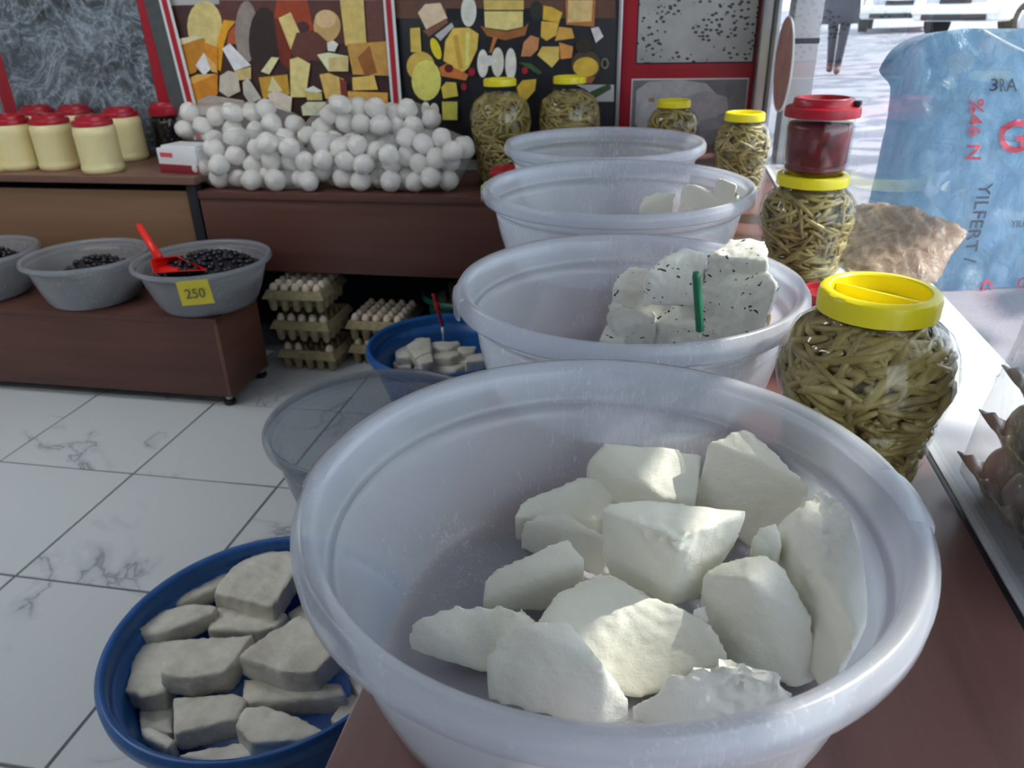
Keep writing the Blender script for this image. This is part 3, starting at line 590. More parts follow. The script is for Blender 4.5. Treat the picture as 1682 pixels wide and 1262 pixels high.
# olive bowls
GO = 'grey bowls of black olives'
bowls = [(-1.985, 2.965, .300, 'grey bowl heaped with olives, with a red scoop and a yellow price tag', 'right'),
         (-2.565, 2.955, .275, 'grey bowl half empty of olives, between two others', 'mid'), (-3.15, 2.945, .275, 'grey bowl of olives cut off by the left edge of the photo', 'left')]
bm = bmesh.new(); bmesh.ops.create_icosphere(bm, subdivisions=2, radius=1)
for v in bm.verts: v.co.x *= 1.35
olive_proto = finish('black_olive', bm, M['olive'], smooth=True); olive_me = olive_proto.data; bpy.data.objects.remove(olive_proto)
rnd = random.Random(4)
def bowl_r(z, Rr, h, rb): return rb+(Rr-.03-rb)*max(0, z)/h
for k, (x, y, Rr, lab, key) in enumerate(bowls):
    h = .218
    o = basin('olive_bowl', x, y, .431, Rr, h, .19 if Rr < .29 else .205, M['tub_grey'], lab, 'bowl', GO, step=.03, lip=.022, lipw=.018)
    # mound: centre offset, top height, spread
    cx, cy, top, rr = {'right': (.02, .0, .222, .225), 'mid': (.035, .01, .188, .178), 'left': (.015, .015, .212, .19)}[key]
    ze = {'right': .145, 'mid': .095, 'left': .11}[key]
    bm = bmesh.new(); n = 24; rings = []
    for i in range(9):
        t = i/8; r = rr*t; z = ze+(top-ze)*(1-t**2.2)
        rings.append([bm.verts.new((cx+r*math.cos(a)+0, cy+r*math.sin(a), max(.012, z))) for a in [2*math.pi*q/n for q in range(n)]] if i else [bm.verts.new((cx, cy, z))])
    rings.append([bm.verts.new((cx*.5+rr*.86*math.cos(a), cy*.5+rr*.86*math.sin(a), .012)) for a in [2*math.pi*q/n for q in range(n)]])
    for Aa, Dd in zip(rings, rings[1:]):
        for i in range(n):
            j = (i+1) % n
            bm.faces.new((Aa[0], Dd[i], Dd[j]) if len(Aa) == 1 else (Aa[i], Aa[j], Dd[j], Dd[i]))
    md = finish('olive_mound', bm, plain('packed olives', (.012, .011, .016), .25, .5, 70, .6), smooth=True); md.location = (x, y, .431)
    tag(md, {'right': 'packed olives under the loose ones in the bowl with the red scoop', 'mid': 'packed olives under the loose ones in the half empty bowl', 'left': 'packed olives under the loose ones in the bowl at the left edge'}[key], 'olives', None, 'stuff')
    cnt = {'right': 150, 'mid': 75, 'left': 70}[key]; made = 0; sp = []
    ol = {'right': 'shiny black olive heaped in the bowl with the red scoop', 'mid': 'shiny black olive in the half empty middle bowl', 'left': 'shiny black olive in the bowl at the left edge of the photo'}[key]
    for tr in range(4000):
        if made >= cnt: break
        a = rnd.uniform(0, 2*math.pi); t = math.sqrt(rnd.random())*.97; r = rr*t; z = ze+(top-ze)*(1-t**2.2)+.006
        p = Vector((cx+r*math.cos(a), cy+r*math.sin(a), z))
        if any((p-q).length < .021 for q in sp): continue
        sp.append(p); made += 1
        oo = link('black_olive', olive_me, None, p+Vector((x, y, .431)), (rnd.uniform(0, 6), rnd.uniform(-.5, .5), rnd.uniform(0, 6)), [.0112*rnd.uniform(.9, 1.1)]*3)
        tag(oo, ol, 'olive', {'right': 'olives in the bowl with the scoop', 'mid': 'olives in the middle bowl', 'left': 'olives in the left bowl'}[key])
# red scoop
sc = empty('scoop', at(270, 435, .63)); tag(sc, 'bright red plastic scoop resting in an olive bowl', 'scoop')
def L_(px, py, z): return at(px, py, z)-sc.location
h0, h1 = L_(228, 370, .78), L_(262, 425, .67)
bm = bmesh.new(); tube(bm, [h0, h0.lerp(h1, .1), h0.lerp(h1, .5), h1], [.013, .016, .016, .019], 14); finish('handle', bm, M['red_bright'], sc, smooth=True)
bm = bmesh.new(); ed = [(246, 426, .68), (290, 420, .665), (340, 444, .645), (252, 449, .66)]; lo = [(256, 438, .635), (288, 430, .62), (332, 444, .625), (262, 449, .63)]
E_ = [bm.verts.new(L_(*p)) for p in ed]; F_ = [bm.verts.new(L_(*p)) for p in lo]
bm.faces.new(F_)
bm.faces.new((E_[0], E_[1], F_[1], F_[0])); bm.faces.new((E_[0], F_[0], F_[3], E_[3])); bm.faces.new((E_[1], E_[2], F_[2], F_[1])); bm.faces.new((E_[3], F_[3], F_[2], E_[2]))
bl = finish('scoop_blade', bm, M['red_bright'], sc); m = bl.modifiers.new('s', 'SOLIDIFY'); m.thickness = .004; m = bl.modifiers.new('b', 'BEVEL'); m.width = .004; m.segments = 2
# price tag
def text_mesh(name, s, size, mat, parent, mapf, bold=0):
    cu = bpy.data.curves.new(name, 'FONT'); cu.body = s; cu.size = size; cu.align_x = 'CENTER'; cu.align_y = 'CENTER'; cu.offset = bold; cu.resolution_u = 3
    o = bpy.data.objects.new(name, cu); COL.objects.link(o); dg = bpy.context.evaluated_depsgraph_get(); me = bpy.data.meshes.new_from_object(o.evaluated_get(dg)); bpy.data.objects.remove(o)
    bm = bmesh.new(); bm.from_mesh(me); bpy.data.meshes.remove(me); bmesh.ops.triangulate(bm, faces=bm.faces)
    bmesh.ops.subdivide_edges(bm, edges=[e for e in bm.edges if e.calc_length() > size*.3], cuts=2)
    for v in bm.verts: v.co = mapf(v.co.x, v.co.y)
    return finish(name, bm, mat, parent, normals=False)
YT = 2.672
q = [aty(288, 464, YT), aty(340, 459, YT+.0), aty(353, 498, YT+.035), aty(300, 503, YT+.035)]
pt = empty('price_tag', (q[0]+q[2])/2); tag(pt, 'yellow card price tag reading 250 stuck on an olive bowl', 'price tag')
bm = bmesh.new(); bm.faces.new([bm.verts.new(p-pt.location) for p in q]); cdm = finish('card', bm, plain('yellow card', (.78, .66, .05), .6, .04), pt); m = cdm.modifiers.new('s', 'SOLIDIFY'); m.thickness = .002; m.offset = 1
ux = (q[1]-q[0]).normalized(); uy = (q[0]-q[3]).normalized(); un = ux.cross(uy).normalized()
if un.y > 0: un = -un
hk = text_mesh('handwriting', '250', .068, plain('grey marker', (.12, .11, .06), .7), pt, lambda a, b: ux*a*.95+uy*(b-.004)+un*.0035, .0004)

# ------------------------------------------------------------------ bags of cheese balls on the shelf
ball_mes = []
for q_ in range(4):
    ball_bm = bmesh.new(); bmesh.ops.create_uvsphere(ball_bm, u_segments=22, v_segments=14, radius=1)
    for v in ball_bm.verts:
        o_ = Vector((q_*7, q_*3, 1)); v.co *= 1+.13*noise.noise(v.co*1.1+o_)+.035*noise.noise(v.co*4+o_); v.co.z *= .86+.05*q_; v.co.x *= 1.08-.05*q_
    bp = finish('cheese_ball', ball_bm, M['white_ball'], smooth=True); ball_mes.append(bp.data); bpy.data.objects.remove(bp)
def zb(lst): return [(300+x/3.504, 140+y/3.504) for x, y in lst]
bags = {
 'front left': ([(110,475),(225,450),(215,545),(320,545),(370,460),(460,505),(185,380),(300,350),(430,365),(330,420),(520,420),(545,555),(615,545),(730,530),(610,470),(690,430),(655,395),(500,370),(400,530),(680,540)], 3.36, 'white cheese ball in the clear bag at the front left of the heap'),
 'front middle': ([(820,420),(940,435),(1040,470),(870,525),(965,535),(1045,580),(820,360),(1020,360),(1100,390),(790,500),(940,490),(900,390),(1090,530),(740,480)], 3.38, 'white cheese ball in the clear bag at the front middle of the heap'),
 'front right': ([(1190,480),(1290,410),(1360,475),(1280,560),(1390,355),(1460,425),(1440,550),(1530,535),(1480,310),(1550,390),(1540,470),(1350,560),(1220,550),(1420,500),(1310,330),(1580,400),(1190,410)], 3.38, 'white cheese ball in the clear bag at the front right, beside the tall pickle jars'),
 'back left': ([(210,190),(300,165),(110,230),(50,180),(470,140),(530,240),(410,240),(640,230),(680,330),(330,290),(590,290),(20,240),(270,230),(170,300),(400,180),(560,330)], 3.60, 'white cheese ball in the bag at the back left, under the cheese wheel poster'),
 'back middle': ([(800,245),(920,135),(1020,140),(930,220),(1050,215),(975,300),(860,180),(1150,220),(1170,290),(1080,300),(730,290),(890,310),(1110,180)], 3.60, 'white cheese ball in the bag at the back middle of the heap'),
 'back right': ([(1200,175),(1300,155),(1330,230),(1400,210),(1290,310),(1240,240),(1380,290),(1210,300)], 3.66, 'white cheese ball in the loose bag at the back right of the heap')}
ORD_ = ['first', 'second', 'third', 'fourth', 'fifth', 'sixth', 'seventh', 'eighth', 'ninth', 'tenth']; sph = []; rnd = random.Random(12)
for key, (lst, Y, lab) in bags.items():
    for (px, py) in zb(lst):
        rad = rnd.uniform(.046, .052); p = aty(px, py, Y+rnd.uniform(-.03, .03)); p.z = max(p.z, .868+rad*.93); sph.append([p, rad, key])
for it in range(60):
    for i in range(len(sph)):
        for j in range(i):
            d = sph[i][0]-sph[j][0]; mn = (sph[i][1]+sph[j][1])*.93; L = d.length
            if L < mn and L > 1e-6:
                s = d/L*(mn-L)*.5; s.y *= 1.6; sph[i][0] += s*.6; sph[j][0] -= s*.6
    for b in sph:
        b[0].z = max(b[0].z, .868+b[1]*.93); b[0].y = min(max(b[0].y, SY+.04), WY-.10)
lay = {}
for key in bags:
    mine = [b for b in sph if b[2] == key]
    for nm, lo_, hi_ in (('bottom', 0, .96), ('second', .96, 1.045), ('third', 1.045, 1.12), ('top', 1.12, 9)):
        for q_, b in enumerate(sorted([b for b in mine if lo_ <= b[0].z < hi_], key=lambda b: b[0].x)): lay[id(b)] = 'white cheese ball in the '+key+' bag, '+nm+' layer, '+(ORD_+['last']*9)[q_]+' from its left end'
for b_ in sph:
    p, rad, key = b_
    o = link('cheese_ball', rnd.choice(ball_mes), None, p, (rnd.uniform(-.6, .6), rnd.uniform(-.6, .6), rnd.uniform(0, 6)), (rad, rad, rad)); tag(o, lay[id(b_)], 'cheese ball', 'cheese balls in the '+key+' bag')
fn = NT('thin clear bag film'); tr = fn.new('ShaderNodeBsdfTransparent'); tr.inputs[0].default_value = (.98, .98, .98, 1); gl = fn.new('ShaderNodeBsdfGlossy'); gl.inputs['Roughness'].default_value = .12
bpn = fn.new('ShaderNodeBump'); bpn.inputs['Strength'].default_value = .8; bpn.inputs['Distance'].default_value = .012; fn.link(fn.noise(fn.coord(), 16, 4, .6, .8), bpn.inputs['Height']); fn.link(bpn.outputs[0], gl.inputs['Normal'])
df_ = fn.new('ShaderNodeBsdfDiffuse'); df_.inputs[0].default_value = (.85, .85, .85, 1)
m1 = fn.new('ShaderNodeMixShader'); fn.link(fres(fn, 1.45, 1.0, bpn.outputs[0]), m1.inputs[0]); fn.link(tr.outputs[0], m1.inputs[1]); fn.link(gl.outputs[0], m1.inputs[2]); m2 = fn.new('ShaderNodeMixShader'); m2.inputs[0].default_value = .13; fn.link(m1.outputs[0], m2.inputs[1]); fn.link(df_.outputs[0], m2.inputs[2]); fn.link(m2.outputs[0], fn.o.inputs[0]); M['bag'] = fn.m
for key in bags:
    pts = []
    for p, rad, k in sph:
        if k != key: continue
        for a in range(6):
            for b in (-.7, 0, .7):
                v = Vector((math.cos(a*1.047)*math.cos(b), math.sin(a*1.047)*math.cos(b), math.sin(b)))*(rad+.004); q_ = p+v; q_.z = max(q_.z, .870); pts.append(q_)
    c = sum(pts, Vector())/len(pts); org = Vector((c.x, c.y, .870)); o = finish('clear_bag', hull_bm([p-org for p in pts]), M['bag']); o.location = org
    mo = o.modifiers.new('r', 'REMESH'); mo.mode = 'VOXEL'; mo.voxel_size = .02
    dg = bpy.context.evaluated_depsgraph_get(); me = bpy.data.meshes.new_from_object(o.evaluated_get(dg)); o.modifiers.clear(); o.data = me
    for v in me.vertices:
        v.co += v.normal*.006*noise.noise((v.co+org)*14)
        v.co.z = max(v.co.z, .0)
    for p in me.polygons: p.use_smooth = True
    tag(o, 'clear plastic bag of white cheese balls at the '+key+' of the heap', 'bag', 'clear bags of cheese balls')

# ------------------------------------------------------------------ jars of cream, olives and a carton on the left shelf
def cream_jar(px, py, label, s=1.0):
    p = at(px, py, .934); t = empty('cream_jar', p); tag(t, label, 'jar', 'red lidded jars of cream')
    R, h = .098*s, .262*s
    bm = bmesh.new(); lathe(bm, [(0, 0), (R*.9, 0), (R*.98, .012), (R, .028), (R*.97, .036), (R*.965, .05), (R*.97, h*.66), (R*.985, h*.69), (R*.97, h*.73), (R*.95, h*.80), (R*.86, h*.84), (R*.86, h*.86)], 40); finish('jar_body', bm, M['cream'], t, smooth=True)
    bm = bmesh.new(); r = R*.92; lathe(bm, [(r*.9, h*.835), (r, h*.835), (r*1.01, h*.89), (r*.98, h*.92), (r*.8, h*.925), (r*.78, h*.98), (r*.7, h), (r*.5, h), (r*.48, h*.94), (0, h*.94)], 40); finish('lid', bm, M['red'], t, auto=40)
cream_jar(-12, 281, 'jar of cream cut by the left edge of the photo')
cream_jar(38, 277, 'second jar of cream from the left edge in the front row')
cream_jar(102, 277, 'middle jar of cream in the front row, on the tan shelf')
cream_jar(172, 282, 'rightmost jar of cream in the front row, nearest the shelf edge')
cream_jar(80, 255, 'jar of cream in the back row, its red lid behind the middle front jar')
cream_jar(140, 255, 'jar of cream in the back row, between the two right front jars')
cream_jar(214, 262, 'jar of cream on its own right of the front row, set back')
t = paste_jar(at(288, 252, .934), .098, .27, 'red-lidded jar of black olives next to the cream jars', None, False, 'olive', .92); t.name = 'olive_jar'
bm = bmesh.new(); rnd = random.Random(3)
for i in range(9):
    for j in range(16):
        a = 2*math.pi*(j+.5*(i % 2))/16; bmesh.ops.create_icosphere(bm, subdivisions=1, radius=.016, matrix=Matrix.Translation((.079*math.cos(a), .079*math.sin(a), .02+i*.02)))
s_ = finish('olives', bm, M['olive'], t, smooth=True); s_['kind'] = 'stuff'
# white and red carton
cp = at(275, 284, .934); cb = empty('carton', cp, R_(-12)); tag(cb, 'small white carton with a red base band at the corner of the tan shelf', 'carton')
B('box', M['white'], -.04, .20, 0, .16, .04, .115, cb, .003); B('red_band', plain('dark red card', (.25, .015, .03), .5), -.041, .201, -.001, .161, .0, .042, cb, .002)
B('logo', plain('pink print', (.75, .08, .12), .5), -.02, .055, -.0022, -.0005, .075, .095, cb, .0)
B('flap', M['white'], -.03, .18, .02, .15, .115, .125, cb, .003)
bm = bmesh.new(); lathe(bm, [(0, .0), (.05, 0), (.075, .01), (.085, .03), (.083, .032), (.07, .012), (0, .006)], 40); pl = finish('white_plate', bm, M['white'], smooth=True)
pl.location = aty(84, 180, 3.8); pl.location.z = .936; pl.rotation_euler = (0, 0, 0); tag(pl, 'white plate behind the back row of cream jars', 'plate')

# ------------------------------------------------------------------ posters on the back wall
def P_(px, py, d=.0): return aty(px, py, WY-.012-d)
def print_mesh(name, parent, polys, bevel=0):
    bm = bmesh.new(); mats = []
    for k, (mat, pts) in enumerate(polys):
        if mat not in mats: mats.append(mat)
        vs = [bm.verts.new(aty(x, y, WY-.0135-.0004*k)-parent.location) for x, y in pts]
        f = bm.faces.new(vs); f.material_index = mats.index(mat); f.normal_update()
        if f.normal.y > 0: f.normal_flip()
    return finish(name, bm, mats, parent, normals=False)
_pc = {}
def pc(r, g, b):
    k = (r, g, b)
    if k not in _pc:
        lin = tuple(((c/255+.055)/1.055)**2.4 if c > 10 else c/255/12.92 for c in k)
        _pc[k] = plain('print ink %02x%02x%02x' % k, tuple(min(.9, c*1.35) for c in lin), .45, .13, 26)
    return _pc[k]
def ell(cx, cy, rx, ry, n=18, rot=0): return [(cx+rx*math.cos(a)*math.cos(rot)-ry*math.sin(a)*math.sin(rot), cy+rx*math.cos(a)*math.sin(rot)+ry*math.sin(a)*math.cos(rot)) for a in [2*math.pi*i/n for i in range(n)]]
def Z(ox, oy, s, pts): return [(ox+x/s, oy+y/s) for x, y in pts]
def X_at(px, py): return aty(px, py, WY-.012).x
zl, zt = .90, 2.3
def board(name, x0, x1, z0, z1, mat, label):
    t = empty(name, ((x0+x1)/2, WY-.006, z0)); tag(t, label, 'sign'); onc(B('panel', mat, x0, x1, WY-.012, WY-.001, z0, z1, bev=.001), t); return t
# far left: stringy cheese photograph in a red frame
sn = NT('stringy cheese photo'); v_ = sn.coord()
def ridge(sc, dist, lo, hi):
    f = sn.noise(v_, sc, 5, .6, dist); a = sn.new('ShaderNodeMath', operation='SUBTRACT'); a.inputs[1].default_value = .5; sn.link(f, a.inputs[0]); b = sn.new('ShaderNodeMath', operation='ABSOLUTE'); sn.link(a.outputs[0], b.inputs[0])
    return sn.ramp(b.outputs[0], [(0, hi), (.035, lo), (.12, (0, 0, 0))])
big_ = sn.ramp(sn.noise(v_, 2.6, 4, .55, .6), [(.38, (.02, .024, .026)), (.62, (.10, .12, .135)), (.8, (.2, .23, .26))])
c1 = sn.mixc(1.0, big_, ridge(3.4, 2.2, (.04, .05, .06), (.20, .24, .28)), 'ADD'); c2 = sn.mixc(1.0, c1, ridge(6.5, 3.0, (.025, .03, .035), (.16, .185, .21)), 'ADD')
sn.col(c2); sn.set(Roughness=.3)
xa, xb = X_at(8, 170), X_at(272, 165)
t = board('poster_board', xa-.02, xb+.10, zl, zt, M['frame_red'], 'red framed photo panel of blue grey stringy cheese at the left')
onc(B('print', sn.m, xa+.07, xb-.045, WY-.016, WY-.012, zl, zt-.05, bev=0), t)
t0 = board('poster_board', xa-1.2, xa-.035, zl, zt, plain('grey print', (.35, .36, .38), .4, .3, 8), 'edge of another panel at the far left of the wall')
# cheese wheels poster
x0, x1 = X_at(262, 60)+.005, X_at(652, 100)-.0
t = board('poster', x0, x1, zl+.02, 1.66, pc(60, 38, 34), 'poster of cheese wheels and wedges on a brown ground with red and white side stripes')
z5 = (240, 0, 4.005)
polys = [
 (pc(85, 50, 45), Z(*z5, [(480,0),(1600,0),(1600,300),(480,250)])),
 (pc(201, 184, 120), Z(*z5, ell(385, 170, 115, 165)+[])), (pc(201, 184, 120), Z(*z5, [(275,150),(300,300),(470,330),(500,180)])),
 (pc(222, 150, 30), Z(*z5, [(510,130),(590,140),(540,200),(510,300),(490,470),(440,440),(470,260)])), (pc(170, 80, 40), Z(*z5, [(590,160),(595,290),(530,290),(545,210)])),
 (pc(140, 128, 120), Z(*z5, ell(660, 210, 75, 205))), (pc(48, 34, 34), Z(*z5, ell(775, 270, 100, 225))),
 (pc(150, 60, 30), Z(*z5, [(860,0),(1060,0),(1105,200),(1000,230),(840,120)])), (pc(70, 40, 45), Z(*z5, ell(1030, 180, 45, 40))), (pc(215, 190, 120), Z(*z5, [(870,120),(950,80),(1010,210),(960,350),(900,220)])), (pc(110, 40, 25), Z(*z5, [(840,120),(870,120),(960,350),(940,460),(880,400)])),
 (pc(190, 155, 100), Z(*z5, ell(1190, 170, 90, 105))), (pc(205, 175, 130), Z(*z5, ell(1180, 125, 70, 60))),
 (pc(95, 55, 48), Z(*z5, [(990,215),(1120,210),(1200,280),(1170,400),(980,400),(950,330)])),
 (pc(205, 180, 105), Z(*z5, [(1275,0),(1430,0),(1450,290),(1310,300)])), (pc(100, 62, 55), Z(*z5, [(1440,0),(1580,0),(1590,280),(1460,270)])),
 (pc(180, 120, 35), Z(*z5, [(195,290),(380,250),(400,380),(320,480),(245,500)])), (pc(225, 200, 165), Z(*z5, [(195,260),(320,235),(385,245),(215,300)])), (pc(200, 130, 35), Z(*z5, [(380,280),(470,310),(470,490),(400,380)])),
 (pc(235, 225, 215), Z(*z5, [(325,430),(380,345),(430,450),(380,500)])), (pc(210, 165, 95), Z(*z5, [(380,345),(460,430),(465,480),(430,470)])),
 (pc(225, 222, 225), Z(*z5, [(500,320),(550,285),(690,430),(580,465)])), (pc(190, 170, 110), Z(*z5, [(580,465),(690,440),(690,520),(600,530)])),
 (pc(225, 205, 155), Z(*z5, [(755,470),(825,375),(875,380),(810,490)])),
 (pc(195, 125, 35), Z(*z5, [(265,545),(300,500),(470,490),(470,620),(330,720),(290,700)])), (pc(220, 165, 85), Z(*z5, [(265,530),(330,490),(465,485),(300,555)])),
 (pc(190, 180, 165), Z(*z5, [(485,500),(540,465),(600,480),(620,600),(540,640),(480,600)])), (pc(180, 175, 165), Z(*z5, [(635,540),(670,510),(760,650),(680,680),(640,620)])), (pc(170, 160, 150), Z(*z5, [(340,660),(420,625),(640,660),(680,740),(340,760)])),
 (pc(190, 145, 55), Z(*z5, [(740,510),(930,490),(945,620),(770,650)])), (pc(215, 205, 150), Z(*z5, [(800,600),(830,500),(900,600)])),
 (pc(222, 195, 130), Z(*z5, [(945,390),(1000,375),(1080,420),(1050,640),(950,640)])), (pc(215, 200, 185), Z(*z5, [(800,620),(850,590),(960,640),(950,740),(820,700)])),
 (pc(228, 215, 170), Z(*z5, [(1125,360),(1200,345),(1330,370),(1330,470),(1200,470)])), (pc(200, 180, 125), Z(*z5, [(1200,380),(1330,372),(1330,470),(1200,470)])), (pc(230, 220, 200), Z(*z5, [(1190,280),(1230,265),(1265,290),(1240,340),(1195,335)])),
 (pc(205, 170, 95), Z(*z5, [(1140,490),(1200,480),(1300,520),(1300,660),(1180,650)])), (pc(120, 50, 45), Z(*z5, [(1270,510),(1320,540),(1320,650),(1285,650)])),
 (pc(185, 140, 70), Z(*z5, [(1320,290),(1590,270),(1600,500),(1360,490)])), (pc(140, 85, 40), Z(*z5, [(1390,380),(1470,300),(1520,480),(1440,500)])),
 (pc(220, 180, 95), Z(*z5, [(1355,510),(1500,495),(1525,590),(1360,595)])), (pc(205, 155, 75), Z(*z5, [(1325,600),(1590,610),(1590,690),(1440,730),(1330,660)])),
 (pc(230, 222, 205), Z(*z5, [(1040,590),(1100,565),(1160,600),(1100,620)])), (pc(190, 175, 105), Z(*z5, [(1040,600),(1155,610),(1160,660),(1060,660)])), (pc(225, 215, 180), Z(*z5, [(1020,700),(1060,670),(1180,670),(1190,760),(1030,760)]))]
print_mesh('print', t, polys)
for (a, b) in (((262.5, 0), (306, 172)), ((631, 0), (645, 178))):
    dx = 0
    for mat_, o0, o1, dep in ((pc(70, 74, 76), -26 if a[0] < 400 else -1, 0, .0015), (M['white'], -2, 16, .002), (M['stripe_red'], 2.2, 11, .0026)):
        bm = bmesh.new(); e0 = (b[0]-a[0])/b[1]
        pts = [(a[0]+o0-e0*14, -14), (a[0]+o1-e0*14, -14), (a[0]+o1+e0*230, 230), (a[0]+o0+e0*230, 230)]
        vs = [bm.verts.new(aty(x, y, WY-.033-dep)-t.location) for x, y in pts]; f = bm.faces.new(vs); f.normal_update()
        if f.normal.y > 0: f.normal_flip()
        finish('border_stripe', bm, mat_, t, normals=False)
# dark food poster
x0, x1 = X_at(652, 100)+.003, X_at(1013, 100)
t = board('poster', x0, x1, zl+.02, 1.66, pc(24, 24, 30), 'dark poster of sliced cheeses and pasta on a black table')
z6 = (640, 0, 4.313)
polys = [
 (pc(95, 65, 52), Z(*z6, [(30,0),(1600,0),(1600,130),(40,130)])), (pc(22, 23, 30), Z(*z6, [(400,60),(1080,60),(1080,140),(400,140)])),
 (pc(215, 190, 160), Z(*z6, [(200,90),(250,30),(360,20),(410,130),(260,210)])), (pc(120, 80, 60), Z(*z6, [(235,220),(400,130),(415,160),(280,260)])),
 (pc(180, 178, 175), Z(*z6, [(320,250),(440,160),(455,190),(360,290)])), (pc(205, 205, 195), Z(*z6, ell(560, 80, 55, 110))),
 (pc(200, 175, 95), Z(*z6, [(665,0),(950,0),(950,70),(670,70)])), (pc(215, 195, 125), Z(*z6, [(670,80),(945,80),(945,190),(830,215),(675,195)])), (pc(150, 95, 50), Z(*z6, [(640,180),(680,200),(830,225),(950,195),(985,160),(960,250),(820,285),(690,255)])),
 (pc(40, 48, 40), Z(*z6, ell(1040, 75, 45, 70))), (pc(205, 165, 60), Z(*z6, [(1090,40),(1150,50),(1225,90),(1200,160),(1085,140)])), (pc(212, 172, 72), Z(*z6, [(1075,150),(1200,160),(1180,250),(1110,290),(1070,260)])), (pc(205, 155, 70), Z(*z6, [(1200,190),(1290,200),(1310,270),(1170,290)])),
 (pc(170, 110, 55), Z(*z6, [(1245,0),(1460,0),(1450,190),(1250,175)])), (pc(210, 180, 120), Z(*z6, [(1265,0),(1440,0),(1430,150),(1260,160)])),
 (pc(205, 175, 85), Z(*z6, [(145,200),(215,195),(225,370),(150,370)])), (pc(195, 165, 75), Z(*z6, ell(220, 470, 100, 105))), (pc(214, 205, 105), Z(*z6, ell(260, 570, 105, 145))),
 (pc(222, 195, 40), Z(*z6, ell(328, 345, 32, 80, rot=-.35))),
 (pc(215, 180, 85), Z(*z6, [(395,290),(450,200),(560,195),(630,240),(620,350),(560,480),(500,530),(440,470),(380,430)])), (pc(190, 150, 60), Z(*z6, [(450,260),(480,240),(520,480),(490,500)])), (pc(235, 205, 120), Z(*z6, [(540,230),(570,220),(560,460),(535,470)])),
 (pc(190, 110, 55), Z(*z6, [(350,480),(400,450),(560,530),(540,570),(370,540)])), (pc(90, 25, 20), Z(*z6, ell(420, 485, 32, 30))),
 (pc(214, 210, 200), Z(*z6, ell(660, 450, 40, 100))), (pc(205, 202, 185), Z(*z6, ell(765, 440, 45, 105))), (pc(214, 210, 200), Z(*z6, ell(858, 455, 40, 115))),
 (pc(175, 110, 65), Z(*z6, [(735,260),(765,265),(725,370),(705,375)])), (pc(210, 205, 205), Z(*z6, ell(706, 430, 26, 38))),
 (pc(190, 130, 85), Z(*z6, [(950,300),(1000,250),(1060,270),(1050,350),(1000,400),(930,400)])), (pc(220, 185, 95), Z(*z6, [(1045,390),(1080,330),(1200,330),(1200,420),(1150,480)])), (pc(205, 140, 75), Z(*z6, [(1200,300),(1300,330),(1290,410),(1210,420)])),
 (pc(60, 85, 50), Z(*z6, [(910,440),(1000,450),(1080,510),(1060,530)])), (pc(150, 30, 40), Z(*z6, ell(958, 500, 22, 25))), (pc(150, 30, 40), Z(*z6, ell(582, 510, 24, 30))), (pc(140, 30, 40), Z(*z6, ell(525, 615, 22, 25))),
 (pc(75, 62, 48), Z(*z6, ell(1390, 460, 105, 105))), (pc(215, 175, 65), Z(*z6, ell(1390, 475, 90, 70))), (pc(150, 90, 60), Z(*z6, [(1320,545),(1460,545),(1430,590),(1350,590)])), (pc(120, 110, 100), Z(*z6, ell(1525, 450, 28, 40))), (pc(24, 24, 30), Z(*z6, ell(1525, 450, 16, 27))),
 (pc(210, 205, 205), Z(*z6, [(1425,200),(1480,190),(1515,260),(1460,305)])), (pc(50, 42, 30), Z(*z6, ell(1375, 330, 60, 50))),
 (pc(200, 180, 75), Z(*z6, [(365,620),(400,580),(470,585),(485,680),(380,700)])), (pc(190, 185, 85), Z(*z6, [(370,720),(480,720),(480,850),(375,850)])), (pc(210, 205, 195), Z(*z6, ell(255, 770, 30, 50))), (pc(205, 200, 190), Z(*z6, ell(315, 790, 35, 60))),
 (pc(205, 170, 60), Z(*z6, [(900,620),(940,570),(1040,560),(1030,640),(960,720),(950,820),(920,700)])),
 (pc(165, 165, 165), Z(*z6, [(1320,600),(1590,600),(1590,720),(1460,720),(1400,640)])), (pc(50, 75, 45), Z(*z6, [(1400,660),(1560,590),(1570,630),(1450,700)])), (pc(30, 32, 40), Z(*z6, [(1410,720),(1590,720),(1590,900),(1410,900)]))]
print_mesh('print', t, polys)
# red framed double sign
x0, x1 = X_at(1016, 100), GX-.048
t = board('sign_panel', x0, x1, zl+.02, zt, M['frame_red'], 'red framed sign with a herb cheese photo above a photo of white slices')
hs = NT('herb cheese photo'); v_ = hs.coord(); vo = hs.new('ShaderNodeTexVoronoi'); vo.inputs['Scale'].default_value = 38; mp = hs.new('ShaderNodeMapping'); mp.inputs['Scale'].default_value = (1, 1, 1.5); mp.inputs['Rotation'].default_value = (0, .5, 0); hs.link(v_, mp.inputs[0]); hs.link(mp.outputs[0], vo.inputs['Vector'])
lt = hs.new('ShaderNodeMath', operation='LESS_THAN'); lt.inputs[1].default_value = .34; hs.link(vo.outputs['Distance'], lt.inputs[0])
ln = hs.noise(v_, 5, 3); gt = hs.new('ShaderNodeMath', operation='GREATER_THAN'); gt.inputs[1].default_value = .47; hs.link(ln, gt.inputs[0]); ml = hs.new('ShaderNodeMath', operation='MULTIPLY'); hs.link(lt.outputs[0], ml.inputs[0]); hs.link(gt.outputs[0], ml.inputs[1])
hs.col(hs.mixc(ml.outputs[0], hs.ramp(hs.noise(v_, 6, 5), [(.3, (.36, .36, .35)), (.7, (.56, .56, .54))]), (.05, .055, .05))); hs.set(Roughness=.4)
cA, cB, cC, cD = [aty(x, y, WY-.012) for x, y in ((1046, 100), (1235, 104), (1040, 128), (1228, 134))]
onc(B('print', hs.m, cA.x, cB.x, WY-.016, WY-.012, (cA.z+cB.z)/2, zt-.06, bev=0), t)
